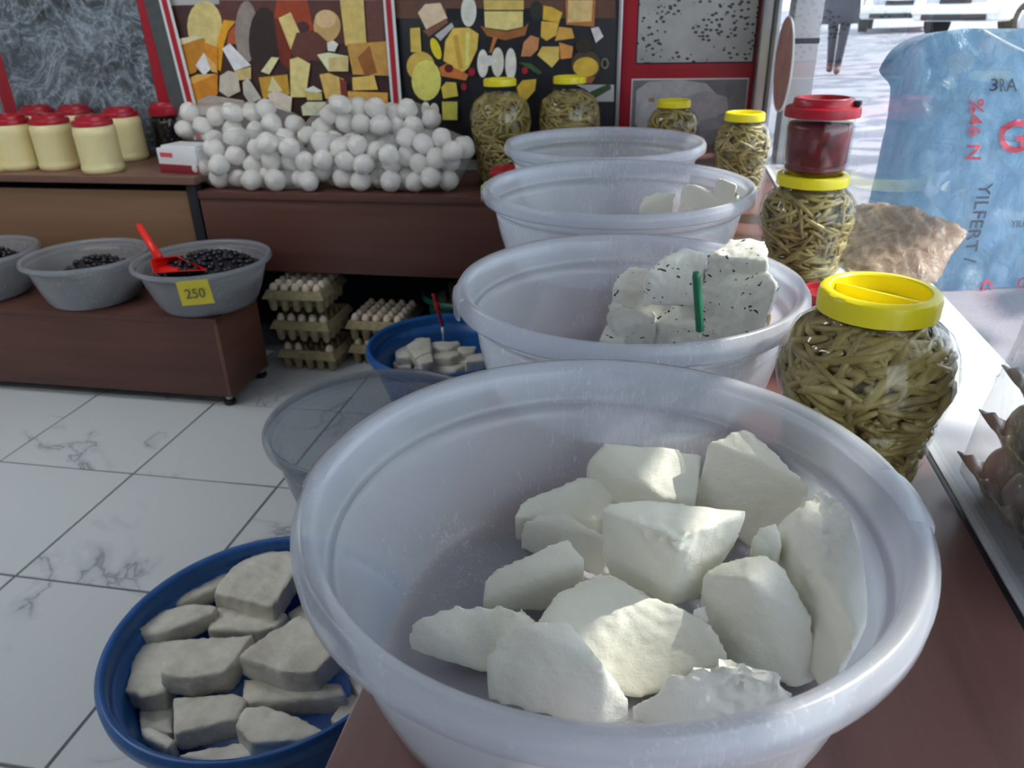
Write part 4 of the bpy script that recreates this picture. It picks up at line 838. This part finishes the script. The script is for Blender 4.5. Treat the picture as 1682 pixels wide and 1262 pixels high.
bm = bmesh.new(); onc(B('print_frame', M['dark'], cA.x-.006, cB.x+.006, WY-.0135, WY-.012, (cA.z+cB.z)/2-.006, zt-.054, bev=0), t)
onc(B('print', pc(110, 108, 112), cC.x, cD.x, WY-.016, WY-.012, zl+.05, (cC.z+cD.z)/2, bev=0), t)
onc(B('print_frame', M['white'], cC.x-.006, cD.x+.006, WY-.0135, WY-.012, zl+.05, (cC.z+cD.z)/2+.006, bev=0), t)
z8 = (1000, 0, 3.504); bm = bmesh.new()
polys = [(pc(165, 163, 165), Z(*z8, [(160,520),(230,470),(420,460),(560,480),(640,560),(620,700),(300,760),(150,720)])), (pc(150, 146, 150), Z(*z8, [(420,560),(560,520),(680,560),(690,640),(560,690),(430,700)])), (pc(175, 172, 175), Z(*z8, [(180,600),(300,560),(430,620),(420,740),(160,740)])), (pc(150, 120, 90), Z(*z8, [(225,570),(260,560),(265,585),(235,590)])), (pc(130, 128, 132), Z(*z8, [(520,690),(740,650),(780,720),(520,760)]))]
print_mesh('slices_print', t, [(m_, p_) for m_, p_ in polys]).location = (0, -.004, 0)
onc(B('batten', M['silver'], X_at(1016, 100)-.006, X_at(1016, 100)+.012, WY-.03, WY-.012, zl, zt, bev=.002), t)

# ------------------------------------------------------------------ egg trays
def egg_bm():
    bm = bmesh.new(); bmesh.ops.create_uvsphere(bm, u_segments=14, v_segments=9, radius=1)
    for v in bm.verts:
        if v.co.z > 0: v.co.z *= 1.35; k = 1-.12*v.co.z/1.35; v.co.x *= k; v.co.y *= k
        else: v.co.z *= 1.1
    return bm
eo = finish('egg', egg_bm(), M['egg'], smooth=True); egg_me = eo.data; bpy.data.objects.remove(eo)
eo = finish('egg', egg_bm(), M['egg_brown'], smooth=True); egg2_me = eo.data; bpy.data.objects.remove(eo)
def tray_meshes(n, W, mat):
    p = W/n; bm = bmesh.new()
    for i in range(n):
        for j in range(n):
            x, y = (i+.5)*p-W/2, (j+.5)*p-W/2
            rg = []
            for r, z in ((p*.22, .0), (p*.30, .008), (p*.36, .05), (p*.50, .062)):
                rg.append([bm.verts.new((x+r*math.cos(a), y+r*math.sin(a), z)) for a in [2*math.pi*k/10 for k in range(10)]])
            bm.faces.new(rg[0][::-1])
            for A_, D_ in zip(rg, rg[1:]):
                for k in range(10): bm.faces.new((A_[k], A_[(k+1) % 10], D_[(k+1) % 10], D_[k]))
    cups = finish('cups', bm, mat, smooth=True); cm = cups.data; bpy.data.objects.remove(cups)
    bm = bmesh.new(); prs = ((W*.52, .066), (W*.52, .070), (W*.46, .105), (W*.44, .105), (W*.47, .075))
    rg = [[bm.verts.new((sx*h, sy*h, z)) for sx, sy in ((-1, -1), (1, -1), (1, 1), (-1, 1))] for h, z in prs]
    for A_, D_ in zip(rg, rg[1:]):
        for k in range(4): bm.faces.new((A_[k], A_[(k+1) % 4], D_[(k+1) % 4], D_[k]))
    bm.faces.new(rg[-1])
    for i in range(n+1):
        for j in range(n+1):
            x, y = i*p-W/2, j*p-W/2
            if max(abs(x), abs(y)) > W*.44: continue
            bmesh.ops.create_cone(bm, segments=6, radius1=p*.22, radius2=p*.08, depth=.04, cap_ends=True, matrix=Matrix.Translation((x, y, .097)))
    rim = finish('rim', bm, mat); rm = rim.data; bpy.data.objects.remove(rim)
    return cm, rm
cm, rm = tray_meshes(5, .30, M['pulp'])
def tray(loc, rz, label, group, cm=cm, rm=rm):
    t = empty('egg_tray', loc, rz); tag(t, label, 'egg tray', group); link('cups', cm, t); link('rim', rm, t); return t
def eggs_on(t, n, W, rows, me, label, group, z=.108, r=.021, skip=()):
    p = W/n; Mx = Matrix.Translation(t.location) @ Matrix.Rotation(t.rotation_euler.z, 4, 'Z')
    for i in range(n):
        for j in rows:
            if (i, j) in skip: continue
            q_ = Mx @ Vector(((i+.5)*p-W/2, (j+.5)*p-W/2, z)); o = link('egg', me, None, q_, (random.uniform(-.1, .1), random.uniform(-.1, .1), 0), (r, r, r))
            tag(o, label+', '+('front row' if j == 0 or len(rows) < 2 else ORD[j]+' row')+', '+ORD[i]+' from left', 'egg', group)
ORD = ['first', 'second', 'third', 'fourth', 'fifth']
names = ['lowest tray', 'middle tray', 'topmost tray']
ex, ey = -1.675, 3.345
for k in range(3):
    t = tray((ex-.012*k, ey-.006*k, .157*k), R_(1.5*k-2), names[k].capitalize()+' in the tall egg stack under the dark shelf', 'egg trays in the tall stack')
    eggs_on(t, 5, .28, (0,) if k < 2 else (0, 1, 2, 3, 4), egg_me, 'pale egg in the tall stack, '+names[k], 'eggs in the '+names[k]+' of the tall stack', skip={(2, 0), (3, 0)} if k == 0 else ())
ex2, ey2 = -1.345, 3.45
for k in range(2):
    t = tray((ex2, ey2, .13*k), R_(-1), ['Lower', 'Upper'][k]+' tray in the short egg stack beside the far blue basin', 'egg trays in the short stack')
    eggs_on(t, 5, .28, (0,) if k == 0 else (0, 1, 2, 3, 4), egg_me, 'egg in the short stack, '+['lower', 'upper'][k]+' tray', 'eggs in the '+['lower', 'upper'][k]+' tray of the short stack')

# wrapped egg trays outside on the sill
def scallop_tray(n, W, mat):
    p = W/n; bm = bmesh.new(); m = n*8; g = {}
    for i in range(m+1):
        for j in range(m+1):
            x, y = i*W/m-W/2, j*W/m-W/2
            z = .012-.030*math.cos(2*math.pi*(x+W/2)/p)*.5-.030*math.cos(2*math.pi*(y+W/2)/p)*.5
            z = -z+.03; e = max(abs(x), abs(y))/(W/2); c = min(abs(x), abs(y))/(W/2)
            if e > .93: z = z*(1-(e-.93)/.07)+.030*(e-.93)/.07+.010*max(0, c-.86)/.14
            k = 1+.06*max(0, e-.9)/.1*max(0, c-.8)/.2
            g[i, j] = bm.verts.new((x*k, y*k, z))
    for i in range(m):
        for j in range(m): bm.faces.new((g[i, j], g[i+1, j], g[i+1, j+1], g[i, j+1]))
    o = finish('tray_sheet', bm, mat, smooth=True); me = o.data; bpy.data.objects.remove(o); return me
stm = scallop_tray(5, .30, M['pulp_wrapped'])
pos = ['bottom', 'second', 'third', 'fourth', 'fifth', 'sixth']
stack = []
for k in range(6):
    t = empty('egg_tray', (.589+.008*k, .842-.004*k, CZ+.001+.066*k), R_(3-1.5*k)); tag(t, 'brown pulp egg tray under clear wrap outside the window, '+pos[k]+' from below', 'egg tray', 'wrapped egg trays outside')
    s = link('tray_sheet', stm, t); s.modifiers.new('s', 'SOLIDIFY').thickness = .003; stack.append(t)
    eggs_on(t, 5, .29, (0, 1, 2, 3, 4) if k == 5 else (4,), egg2_me, 'brown egg outside the window, '+pos[k]+' wrapped tray', 'eggs in the '+pos[k]+' wrapped tray', .040, .026)
    if k < 5:
        p = .058; Mx = Matrix.Translation(t.location) @ Matrix.Rotation(t.rotation_euler.z, 4, 'Z')
        for j in range(4):
            q_ = Mx @ Vector((.5*p-.145, (j+.5)*p-.145, .040)); o = link('egg', egg2_me, None, q_, None, (.026,)*3); tag(o, 'brown egg by the glass, '+pos[k]+' wrapped tray outside, '+ORD[j]+' from the near corner', 'egg', 'eggs in the '+pos[k]+' wrapped tray')
bm = hull_bm([Vector((.589+s*.158+.008*k, .842+u*.165-.004*k, CZ+.003+.066*k+dz)) for k in (0, 2, 5) for s in (-1, 1) for u in (-1, 1) for dz in ((0, .02) if k < 5 else (.02, .075))])
fo = finish('wrapping_film', bm, M['bag']); org = Vector((.589, .842, CZ)); me = fo.data
for v in me.vertices: v.co -= org
fo.location = org; mo = fo.modifiers.new('r', 'REMESH'); mo.mode = 'VOXEL'; mo.voxel_size = .012
dg = bpy.context.evaluated_depsgraph_get(); me = bpy.data.meshes.new_from_object(fo.evaluated_get(dg)); fo.modifiers.clear(); fo.data = me
for v in me.vertices: v.co += v.normal*.007*noise.noise(v.co*18)*(1 if v.co.z > .01 else 0)
for p in me.polygons: p.use_smooth = True
tag(fo, 'shiny clear wrapping film around the brown egg trays outside', 'wrapping')

# ------------------------------------------------------------------ outside
GZ = .80
def gz(x): return .80+.024*max(0, x-1.4)
bm = bmesh.new(); xs = (-20, GX+.2, 1.4, 60); row = []
for x in xs: row.append([bm.verts.new((x, y, z)) for y, z in ((-8 if x > 0 else WY+.15, gz(x)-.3), (-8 if x > 0 else WY+.15, gz(x)), (80, gz(x)), (80, gz(x)-.3))])
for k, (A_, D_) in enumerate(zip(row, row[1:])):
    if k == 0: continue
    for i in range(4): bm.faces.new((A_[i], A_[(i+1) % 4], D_[(i+1) % 4], D_[i]))
bm.faces.new(row[1][::-1]); bm.faces.new(row[3]); bmesh.ops.delete(bm, geom=row[0], context='VERTS')
gr = finish('street_ground', bm, M['road']); tag(gr, kind='structure')
B('side_path', M['road'], -20, GX+.2, WY+.15, 80, GZ-.3, GZ-.0, gr, 0)
def atg(px, py):
    z = .85
    for _ in range(20): z = gz(at(px, py, z).x)
    return at(px, py, z)
pil = B('wall_outside', M['white'], .47, .575, 3.45, 3.62, GZ, 2.9, bev=.004); tag(pil, kind='structure')
B('dark_joint', M['dark'], .469, .576, 3.449, 3.621, 1.455, 1.475, pil, 0)
st = empty('round_sticker', (GX-.004, 3.27, 1.39)); tag(st, 'round reddish brown sticker on the window glass by the sign', 'sticker')
bm = bmesh.new(); c = [bm.verts.new((0, .235*math.cos(a), .165*math.sin(a))) for a in [2*math.pi*i/48 for i in range(48)]]; bm.faces.new(c); so = finish('disc', bm, plain('reddish brown sticker', (.52, .27, .24), .5, .25, 9), st); so.modifiers.new('s', 'SOLIDIFY').thickness = .002
bm = bmesh.new(); tube(bm, [(0, .235*math.cos(a), .165*math.sin(a)) for a in [2*math.pi*i/48 for i in range(49)]], .004, 6, cap=False); finish('edge_ring', bm, M['white'], st, smooth=True)

# blue fertilizer sack
SB = Vector((.99, 2.63, GZ)); sdir = R_(13)
bag = empty('fertilizer_sack', SB, sdir); tag(bag, 'translucent blue plastic sack with red and black lettering outside the window', 'sack')
BW, BH = .335, .70
def sack(u, v, off=0.0):   # u across -1..1 (front) , v up 0..1
    a = u*math.pi/2*1.0; flare = 1.0-.06*v; x = BW*flare*math.copysign(abs(math.sin(a))**.55, math.sin(a)); y = -.17*(1-.55*v)*abs(math.cos(a))**.6
    top = BH*(1+.035*math.cos(u*2.2+.5)); p = Vector((x, y, v*top))
    if v > .72:
        k = (v-.72)/.28; p.x += -.015*k*math.sin(u*5); p.y += .05*k
    nf = noise.noise(Vector((p.x*5, p.z*4, 2)))*.026+abs(noise.noise(Vector((p.x*13+p.z*6, p.z*7, 5))))*.016+abs(noise.noise(Vector((p.x*28-p.z*9, p.z*16, 8))))*.007
    ridge = math.exp(-((p.x-.02-.26*(BH-p.z))/.018)**2)*.012*(1 if p.z > BH*.45 else 0)+math.exp(-((p.x+.10-.40*(BH*.86-p.z))/.014)**2)*.010*(1 if BH*.45 < p.z < BH*.9 else 0)
    p.y -= nf+ridge+off
    if u < -.3: p.z -= .06*((-u-.3)/.7)**2*max(0, v-.5)*2; p.x -= .045*math.exp(-((v-.95)/.05)**2)*((-u-.3)/.7)**2
    return p
bm = bmesh.new(); nu, nv = 60, 60; g = {}
for i in range(nu+1):
    for j in range(nv+1): g[i, j] = bm.verts.new(sack(-1+2*i/nu, j/nv))
bk = {}
for i in range(nu+1):
    for j in range(nv+1):
        p = sack(-1+2*i/nu, j/nv); bk[i, j] = g[i, j] if i in (0, nu) or j == nv else bm.verts.new((p.x, -p.y*.8+.02+(.08 if j > nv*.72 else 0)*(j/nv-.72)/.28, p.z))
for i in range(nu):
    for j in range(nv):
        bm.faces.new((g[i, j], g[i+1, j], g[i+1, j+1], g[i, j+1]))
        try: bm.faces.new((bk[i, j], bk[i, j+1], bk[i+1, j+1], bk[i+1, j]))
        except ValueError: pass
sk = NT('blue sack film'); v_ = sk.coord(); cn = sk.noise(sk.coord(scale=(1.5, 1.5, .7)), 9, 6, .65, 1.0)
cc = sk.ramp(cn, [(.25, (.34, .60, .82)), (.55, (.52, .75, .92)), (.8, (.78, .90, .97))]); sk.col(cc); sk.set(Roughness=.28, Specular_IOR_Level=.6); sk.bump(sk.noise(sk.coord(scale=(1.3, 1.3, .8)), 13, 6, .7, 1.4), 1.0, .04)
tl_ = sk.new('ShaderNodeBsdfTranslucent'); sk.link(cc, tl_.inputs[0]); mm = sk.new('ShaderNodeMixShader'); mm.inputs[0].default_value = .5; sk.link(sk.b.outputs[0], mm.inputs[1]); sk.link(tl_.outputs[0], mm.inputs[2]); sk.link(mm.outputs[0], sk.o.inputs[0])
finish('film', bm, sk.m, bag, smooth=True)
inkr, inkk = plain('red ink', (.50, .03, .07), .5), plain('dark ink', (.05, .06, .09), .5)
def on_sack(cx, cz, rot=0, sx=1):
    def f(a, b):
        if rot: a, b = b, -a
        x, z = cx+a*sx, cz+b; fl_ = 1-.06*z/BH; s_ = max(-.999, min(.999, x/(BW*fl_))); u = math.copysign(math.asin(abs(s_)**(1/.55)), s_)/(math.pi/2); return sack(u, z/BH, .008)
    return f
def lettering(txt, px, py, size, ink, rot, bold):
    P = aty(px, py, 2.46)-SB; c_, s_ = math.cos(-sdir), math.sin(-sdir)
    text_mesh('lettering', txt, size, ink, bag, on_sack(c_*P.x-s_*P.y, P.z, rot), bold)
lettering('%46 N', 1603, 224, .058, inkr, 1, .0009); lettering('YILFERT /', 1601, 370, .056, inkk, 1, .0005); lettering('GEM', 1607, 487, .060, inkr, 1, .0009)
lettering('GEM', 1722, 238, .115, inkr, 0, .003); lettering('3RA', 1672, 156, .045, inkk, 0, .0005); lettering('YILFERT', 1700, 377, .026, inkk, 0, .0003); lettering('GEM', 1706, 470, .05, inkr, 0, .0006)
bm = bmesh.new(); tube(bm, smoothpath([sack(-.18, .995, .006), sack(-.02, .93, .012), sack(.06, .86, .014), sack(.11, .79, .016), sack(.16, .76, .016), sack(.5, .76, .012)], 6), .004, 6); finish('tie_cord', bm, plain('pale cord', (.70, .82, .92), .5), bag, smooth=True)

# tan netting sack lying on the sill
tn = NT('tan woven film'); v_ = tn.coord(); vo = tn.new('ShaderNodeTexWave'); vo.inputs['Scale'].default_value = 9; vo.inputs['Distortion'].default_value = 9; vo.inputs['Detail'].default_value = 4; tn.link(v_, vo.inputs[0])
cc = tn.ramp(vo.outputs['Fac'], [(.3, (.46, .32, .23)), (.8, (.54, .39, .29)), (.97, (.68, .53, .41))]); tn.col(cc); tn.set(Roughness=.35); tn.bump(tn.noise(v_, 24, 5, .7, 1.5), .8, .01)
trn = tn.new('ShaderNodeBsdfTransparent'); mm = tn.new('ShaderNodeMixShader'); mm.inputs[0].default_value = .22; tn.link(tn.b.outputs[0], mm.inputs[1]); tn.link(trn.outputs[0], mm.inputs[2]); tn.link(mm.outputs[0], tn.o.inputs[0])
pts = [at(*p) for p in ((1540,466,1.005),(1597,378,1.105),(1575,365,1.11),(1500,340,1.12),(1440,330,1.10),(1418,345,1.06),(1425,470,1.0),(1500,480,1.0))]
pts += [Vector((.46, 2.5, CZ)), Vector((.63, 2.45, CZ)), Vector((.64, 1.9, CZ)), Vector((.46, 1.95, CZ))]
o = block('tan_sack', pts, tn.m, 'tan translucent sack slumped on the outside sill behind the pickle jars', None, .010, .008, 2, .004, 'sack', seed=33)

# person
def person():
    f = atg(1366, 124); t = empty('person', f, R_(-12)); tag(t, 'person in dark trousers and a dark coat walking on the pavement outside', 'person')
    me = bpy.data.meshes.new('body'); V = [(0, 0, .95), (0, 0, 1.12), (0, .0, 1.40), (0, 0, 1.50), (0, .0, 1.58), (0, -.01, 1.70), (.08, 0, .90), (.065, -.03, .50), (.045, .05, .10), (.05, -.09, .035), (-.08, 0, .90), (-.06, .04, .50), (-.04, .16, .13), (-.04, .05, .04), (.19, 0, 1.42), (.24, .05, 1.14), (.24, -.02, .90), (-.19, 0, 1.42), (-.25, -.04, 1.14), (-.25, -.12, .90)]
    Ed = [(0, 1), (1, 2), (2, 3), (3, 4), (4, 5), (0, 6), (6, 7), (7, 8), (8, 9), (0, 10), (10, 11), (11, 12), (12, 13), (2, 14), (14, 15), (15, 16), (2, 17), (17, 18), (18, 19)]
    rad = [.15, .14, .17, .08, .06, .10, .10, .072, .05, .045, .10, .072, .05, .045, .07, .052, .038, .07, .052, .038]
    me.from_pydata(V, Ed, []); o = bpy.data.objects.new('body', me); COL.objects.link(o); o.modifiers.new('s', 'SKIN'); o.modifiers.new('d', 'SUBSURF').levels = 2
    for i, v in enumerate(me.skin_vertices[0].data): v.radius = (rad[i], rad[i]*.85); v.use_root = (i == 0)
    dg = bpy.context.evaluated_depsgraph_get(); m2 = bpy.data.meshes.new_from_object(o.evaluated_get(dg)); bpy.data.objects.remove(o)
    b = link('body', m2, t)
    for m_ in (plain('skin', (.55, .36, .27), .5), plain('dark trousers', (.028, .032, .05), .8), plain('brown shoe', (.12, .07, .06), .5), plain('dark coat', (.035, .04, .065), .8), plain('dark hair', (.02, .016, .014), .6)): m2.materials.append(m_)
    for p in m2.polygons:
        z = p.center.z; x = abs(p.center.x); p.use_smooth = True
        p.material_index = 2 if z < .10 else 0 if z < .145 and False else 1 if z < .95 and x < .2 else 3 if z < 1.52 and z > .93 else 0 if z < 1.70 else 4
    # coat skirt
    bm = bmesh.new(); lathe(bm, [(.21, .56), (.20, .75), (.175, .98), (.16, 1.1)], 28, lambda a, r, z: 1-.25*abs(math.sin(a))+.04*math.sin(a*7)); c = finish('coat_skirt', bm, m2.materials[3], t, smooth=True); c.modifiers.new('s', 'SOLIDIFY').thickness = .008
    # face
    for sx in (-.035, .035):
        bm = bmesh.new(); bmesh.ops.create_icosphere(bm, subdivisions=1, radius=.011, matrix=Matrix.Translation((sx, -.098, 1.69))); finish('eye', bm, M['white'], t, smooth=True)
    bm = bmesh.new(); tube(bm, [(0, -.098, 1.69), (0, -.118, 1.655), (0, -.10, 1.648)], [.008, .013, .009], 6); finish('nose', bm, m2.materials[0], t, smooth=True)
    bm = bmesh.new(); bmesh.ops.create_uvsphere(bm, u_segments=16, v_segments=10, radius=.115, matrix=Matrix.Translation((0, .012, 1.735))); finish('hair', bm, m2.materials[4], t, smooth=True)
    for sx in (-1, 1):
        bm = bmesh.new(); hb = Vector((.24*sx if sx > 0 else -.25, -.02 if sx > 0 else -.12, .88))
        tube(bm, [hb+Vector((0, 0, .03)), hb, hb-Vector((0, 0, .07))], [.028, .036, .034], 8, .5)
        for q in range(4): tube(bm, [hb+Vector((0, .024-.016*q, -.065)), hb+Vector((0, .024-.016*q-.004, -.10)), hb+Vector((-.012*sx, .022-.016*q, -.135+.008*abs(q-1.5)))], [.009, .008, .006], 6)
        tube(bm, [hb+Vector((0, -.03, -.02)), hb+Vector((-.008*sx, -.055, -.055)), hb+Vector((-.012*sx, -.05, -.085))], [.011, .009, .007], 6); finish('hand', bm, m2.materials[0], t, smooth=True)
person()

# parked cars
paint = plain('white car paint', (.86, .86, .84), .25, .01, Coat_Weight=.5); bpaint = plain('blue car paint', (.10, .18, .62), .25, .02, Coat_Weight=.5); carglass = plain('car window', (.09, .14, .15), .08); tyre = plain('tyre', (.02, .02, .02), .8); lampm = plain('headlamp', (.55, .58, .62), .1)
def car(loc, rz, label, van=False, p=paint):
    t = empty('car', loc, rz); tag(t, label, 'car', 'cars parked on the street')
    # side profile along y (front at -y)
    low = [(-2.05, .30), (-2.1, .45), (-2.08, .68), (-1.95, .82), (-1.0, .98)]; cab = [(-.35, 1.42), (.2, 1.48), (1.1, 1.44), (1.75, 1.05)] if not van else [(-.55, 1.75), (.2, 1.85), (1.9, 1.83), (2.05, 1.2)]
    prof = low+cab+[(2.0, .9), (2.05, .5), (2.0, .3)]
    bm = bmesh.new(); secs = []
    for x, tp in ((-.84, 1), (-.80, .0), (.80, .0), (.84, 1)):
        secs.append([bm.verts.new((x*(1 if z < .95 else .80 if not van else .93), y*(.985 if tp else 1), z if not tp else z-.02*(z > .5))) for y, z in prof])
    for A_, D_ in zip(secs, secs[1:]):
        for k in range(len(prof)): bm.faces.new((A_[k], A_[(k+1) % len(prof)], D_[(k+1) % len(prof)], D_[k]))
    bm.faces.new(secs[0]); bm.faces.new(secs[-1][::-1]); bmesh.ops.recalc_face_normals(bm, faces=bm.faces); bmesh.ops.bevel(bm, geom=[e for e in bm.edges if e.is_manifold and e.calc_face_angle(0) > .3], offset=.035, segments=2, affect='EDGES')
    finish('body', bm, p, t, auto=35)
    wy, wz = (-.35, 1.42) if not van else (-.55, 1.75); k = .62 if not van else .74
    bm = bmesh.new(); bm.faces.new([bm.verts.new(v) for v in ((-.70, -.95, 1.01), (.70, -.95, 1.01), (k, wy-.03, wz-.03), (-k, wy-.03, wz-.03))]); wsh = finish('windshield', bm, carglass, t); m = wsh.modifiers.new('s', 'SOLIDIFY'); m.thickness = .02; m.offset = 0
    for sx in (-1, 1):
        bm = bmesh.new(); bm.faces.new([bm.verts.new(v) for v in ((.81*sx, -.7, 1.0), (.81*sx, 1.4, 1.02), (.68*sx*(1.13 if van else 1), .95, wz-.08), (.68*sx*(1.13 if van else 1), wy+.12, wz-.08))]); o = finish('side_window', bm, carglass, t); o.modifiers.new('s', 'SOLIDIFY').thickness = .02
        o = B('headlight', lampm, .42*sx-.17, .42*sx+.17, -2.095, -2.03, .60, .74, t, .03)
        o = B('mirror', p, .86*sx-.07, .86*sx+.07, -.78, -.66, 1.0, 1.14, t, .03)
        for yy in (-1.3, 1.3):
            bm = bmesh.new(); bmesh.ops.create_cone(bm, cap_ends=True, segments=24, radius1=.30, radius2=.30, depth=.2, matrix=Matrix.Translation((.76*sx, yy, .30)) @ Matrix.Rotation(math.pi/2, 4, 'Y')); wh = finish('wheel', bm, tyre, t, auto=40)
            bm = bmesh.new(); bmesh.ops.create_cone(bm, cap_ends=True, segments=16, radius1=.18, radius2=.15, depth=.04, matrix=Matrix.Translation((.87*sx, yy, .30)) @ Matrix.Rotation(math.pi/2*sx, 4, 'Y')); finish('hubcap', bm, M['silver'], wh, auto=40)
    B('grille', M['black'], -.30, .30, -2.115, -2.07, .60, .70, t, .01); B('bumper_intake', M['black'], -.62, .62, -2.12, -2.06, .32, .44, t, .02); B('number_plate', M['white'], -.26, .26, -2.128, -2.115, .45, .55, t, .004); B('bumper', p, -.83, .83, -2.13, -1.98, .42, .58, t, .03)
    return t
f = atg(1486, 54); car((f.x+.3, f.y+2.0, gz(f.x+.3)), R_(-15), 'white car facing the shop across the street, at the middle of the road view')
f = atg(1622, 66); car((f.x+.9, f.y+1.5, gz(f.x+.9)), R_(-48), 'white car with its bonnet angled, right of the one facing the shop')
f = atg(1405, 40); car((f.x-.5, f.y+3.5, gz(f.x-.5)), R_(-20), 'white van parked farthest to the left in the street', True)
f = atg(1700, 70); car((f.x+3.4, f.y+.2, gz(f.x+3.4)), R_(25), 'blue car at the right end of the parked row', False, bpaint)

# unseen canvas shade added over the window to block direct sun
aw = empty('sun_shade', (GX+.2, 1.4, 2.66)); tag(aw, 'unseen canvas shade added over the window to block sun, on the street side', 'sun_shade')
onc(B('canopy', plain('awning canvas', (.55, .53, .48), .8), GX+.2, 1.42, -1.6, 4.2, 2.63, 2.66, bev=.004), aw)
for yy in (-1.4, 4.0): onc(B('arm', M['silver'], GX+.2, 1.40, yy-.015, yy+.015, 2.59, 2.63, bev=.002), aw)

# street tree that dapples the light
tr_ = empty('street_tree', (4.2, 2.2, GZ)); tag(tr_, 'leafy street tree shading the pavement outside', 'tree')
bm = bmesh.new(); tube(bm, [(0, 0, 0), (.05, .1, 1.6), (0, .2, 3.2), (-.1, .1, 4.6)], [.2, .16, .13, .08], 10); finish('trunk', bm, plain('bark', (.10, .075, .05), .9, .3, 20), tr_, smooth=True)
rnd = random.Random(21); bm = bmesh.new()
for _ in range(6500):
    c = Vector((rnd.uniform(-3.6, 6), rnd.uniform(-7, 26), rnd.uniform(3.4, 5.6)))
    if noise.noise(Vector((c.x*.55, c.y*.55, 3))) < -.32: continue
    r = rnd.uniform(.09, .19); n_v = Vector((rnd.gauss(0, .5), rnd.gauss(0, .5), 1)).normalized(); a = n_v.orthogonal().normalized(); b = n_v.cross(a); ang = rnd.uniform(0, 6.28); a, b = a*math.cos(ang)+b*math.sin(ang), b*math.cos(ang)-a*math.sin(ang)
    bm.faces.new([bm.verts.new(c+a*r*1.4), bm.verts.new(c+b*r*.6), bm.verts.new(c-a*r*1.4), bm.verts.new(c-b*r*.6)])
fo = finish('foliage', bm, plain('leaf', (.06, .13, .03), .6, .3), tr_, normals=False); fo['kind'] = 'stuff'
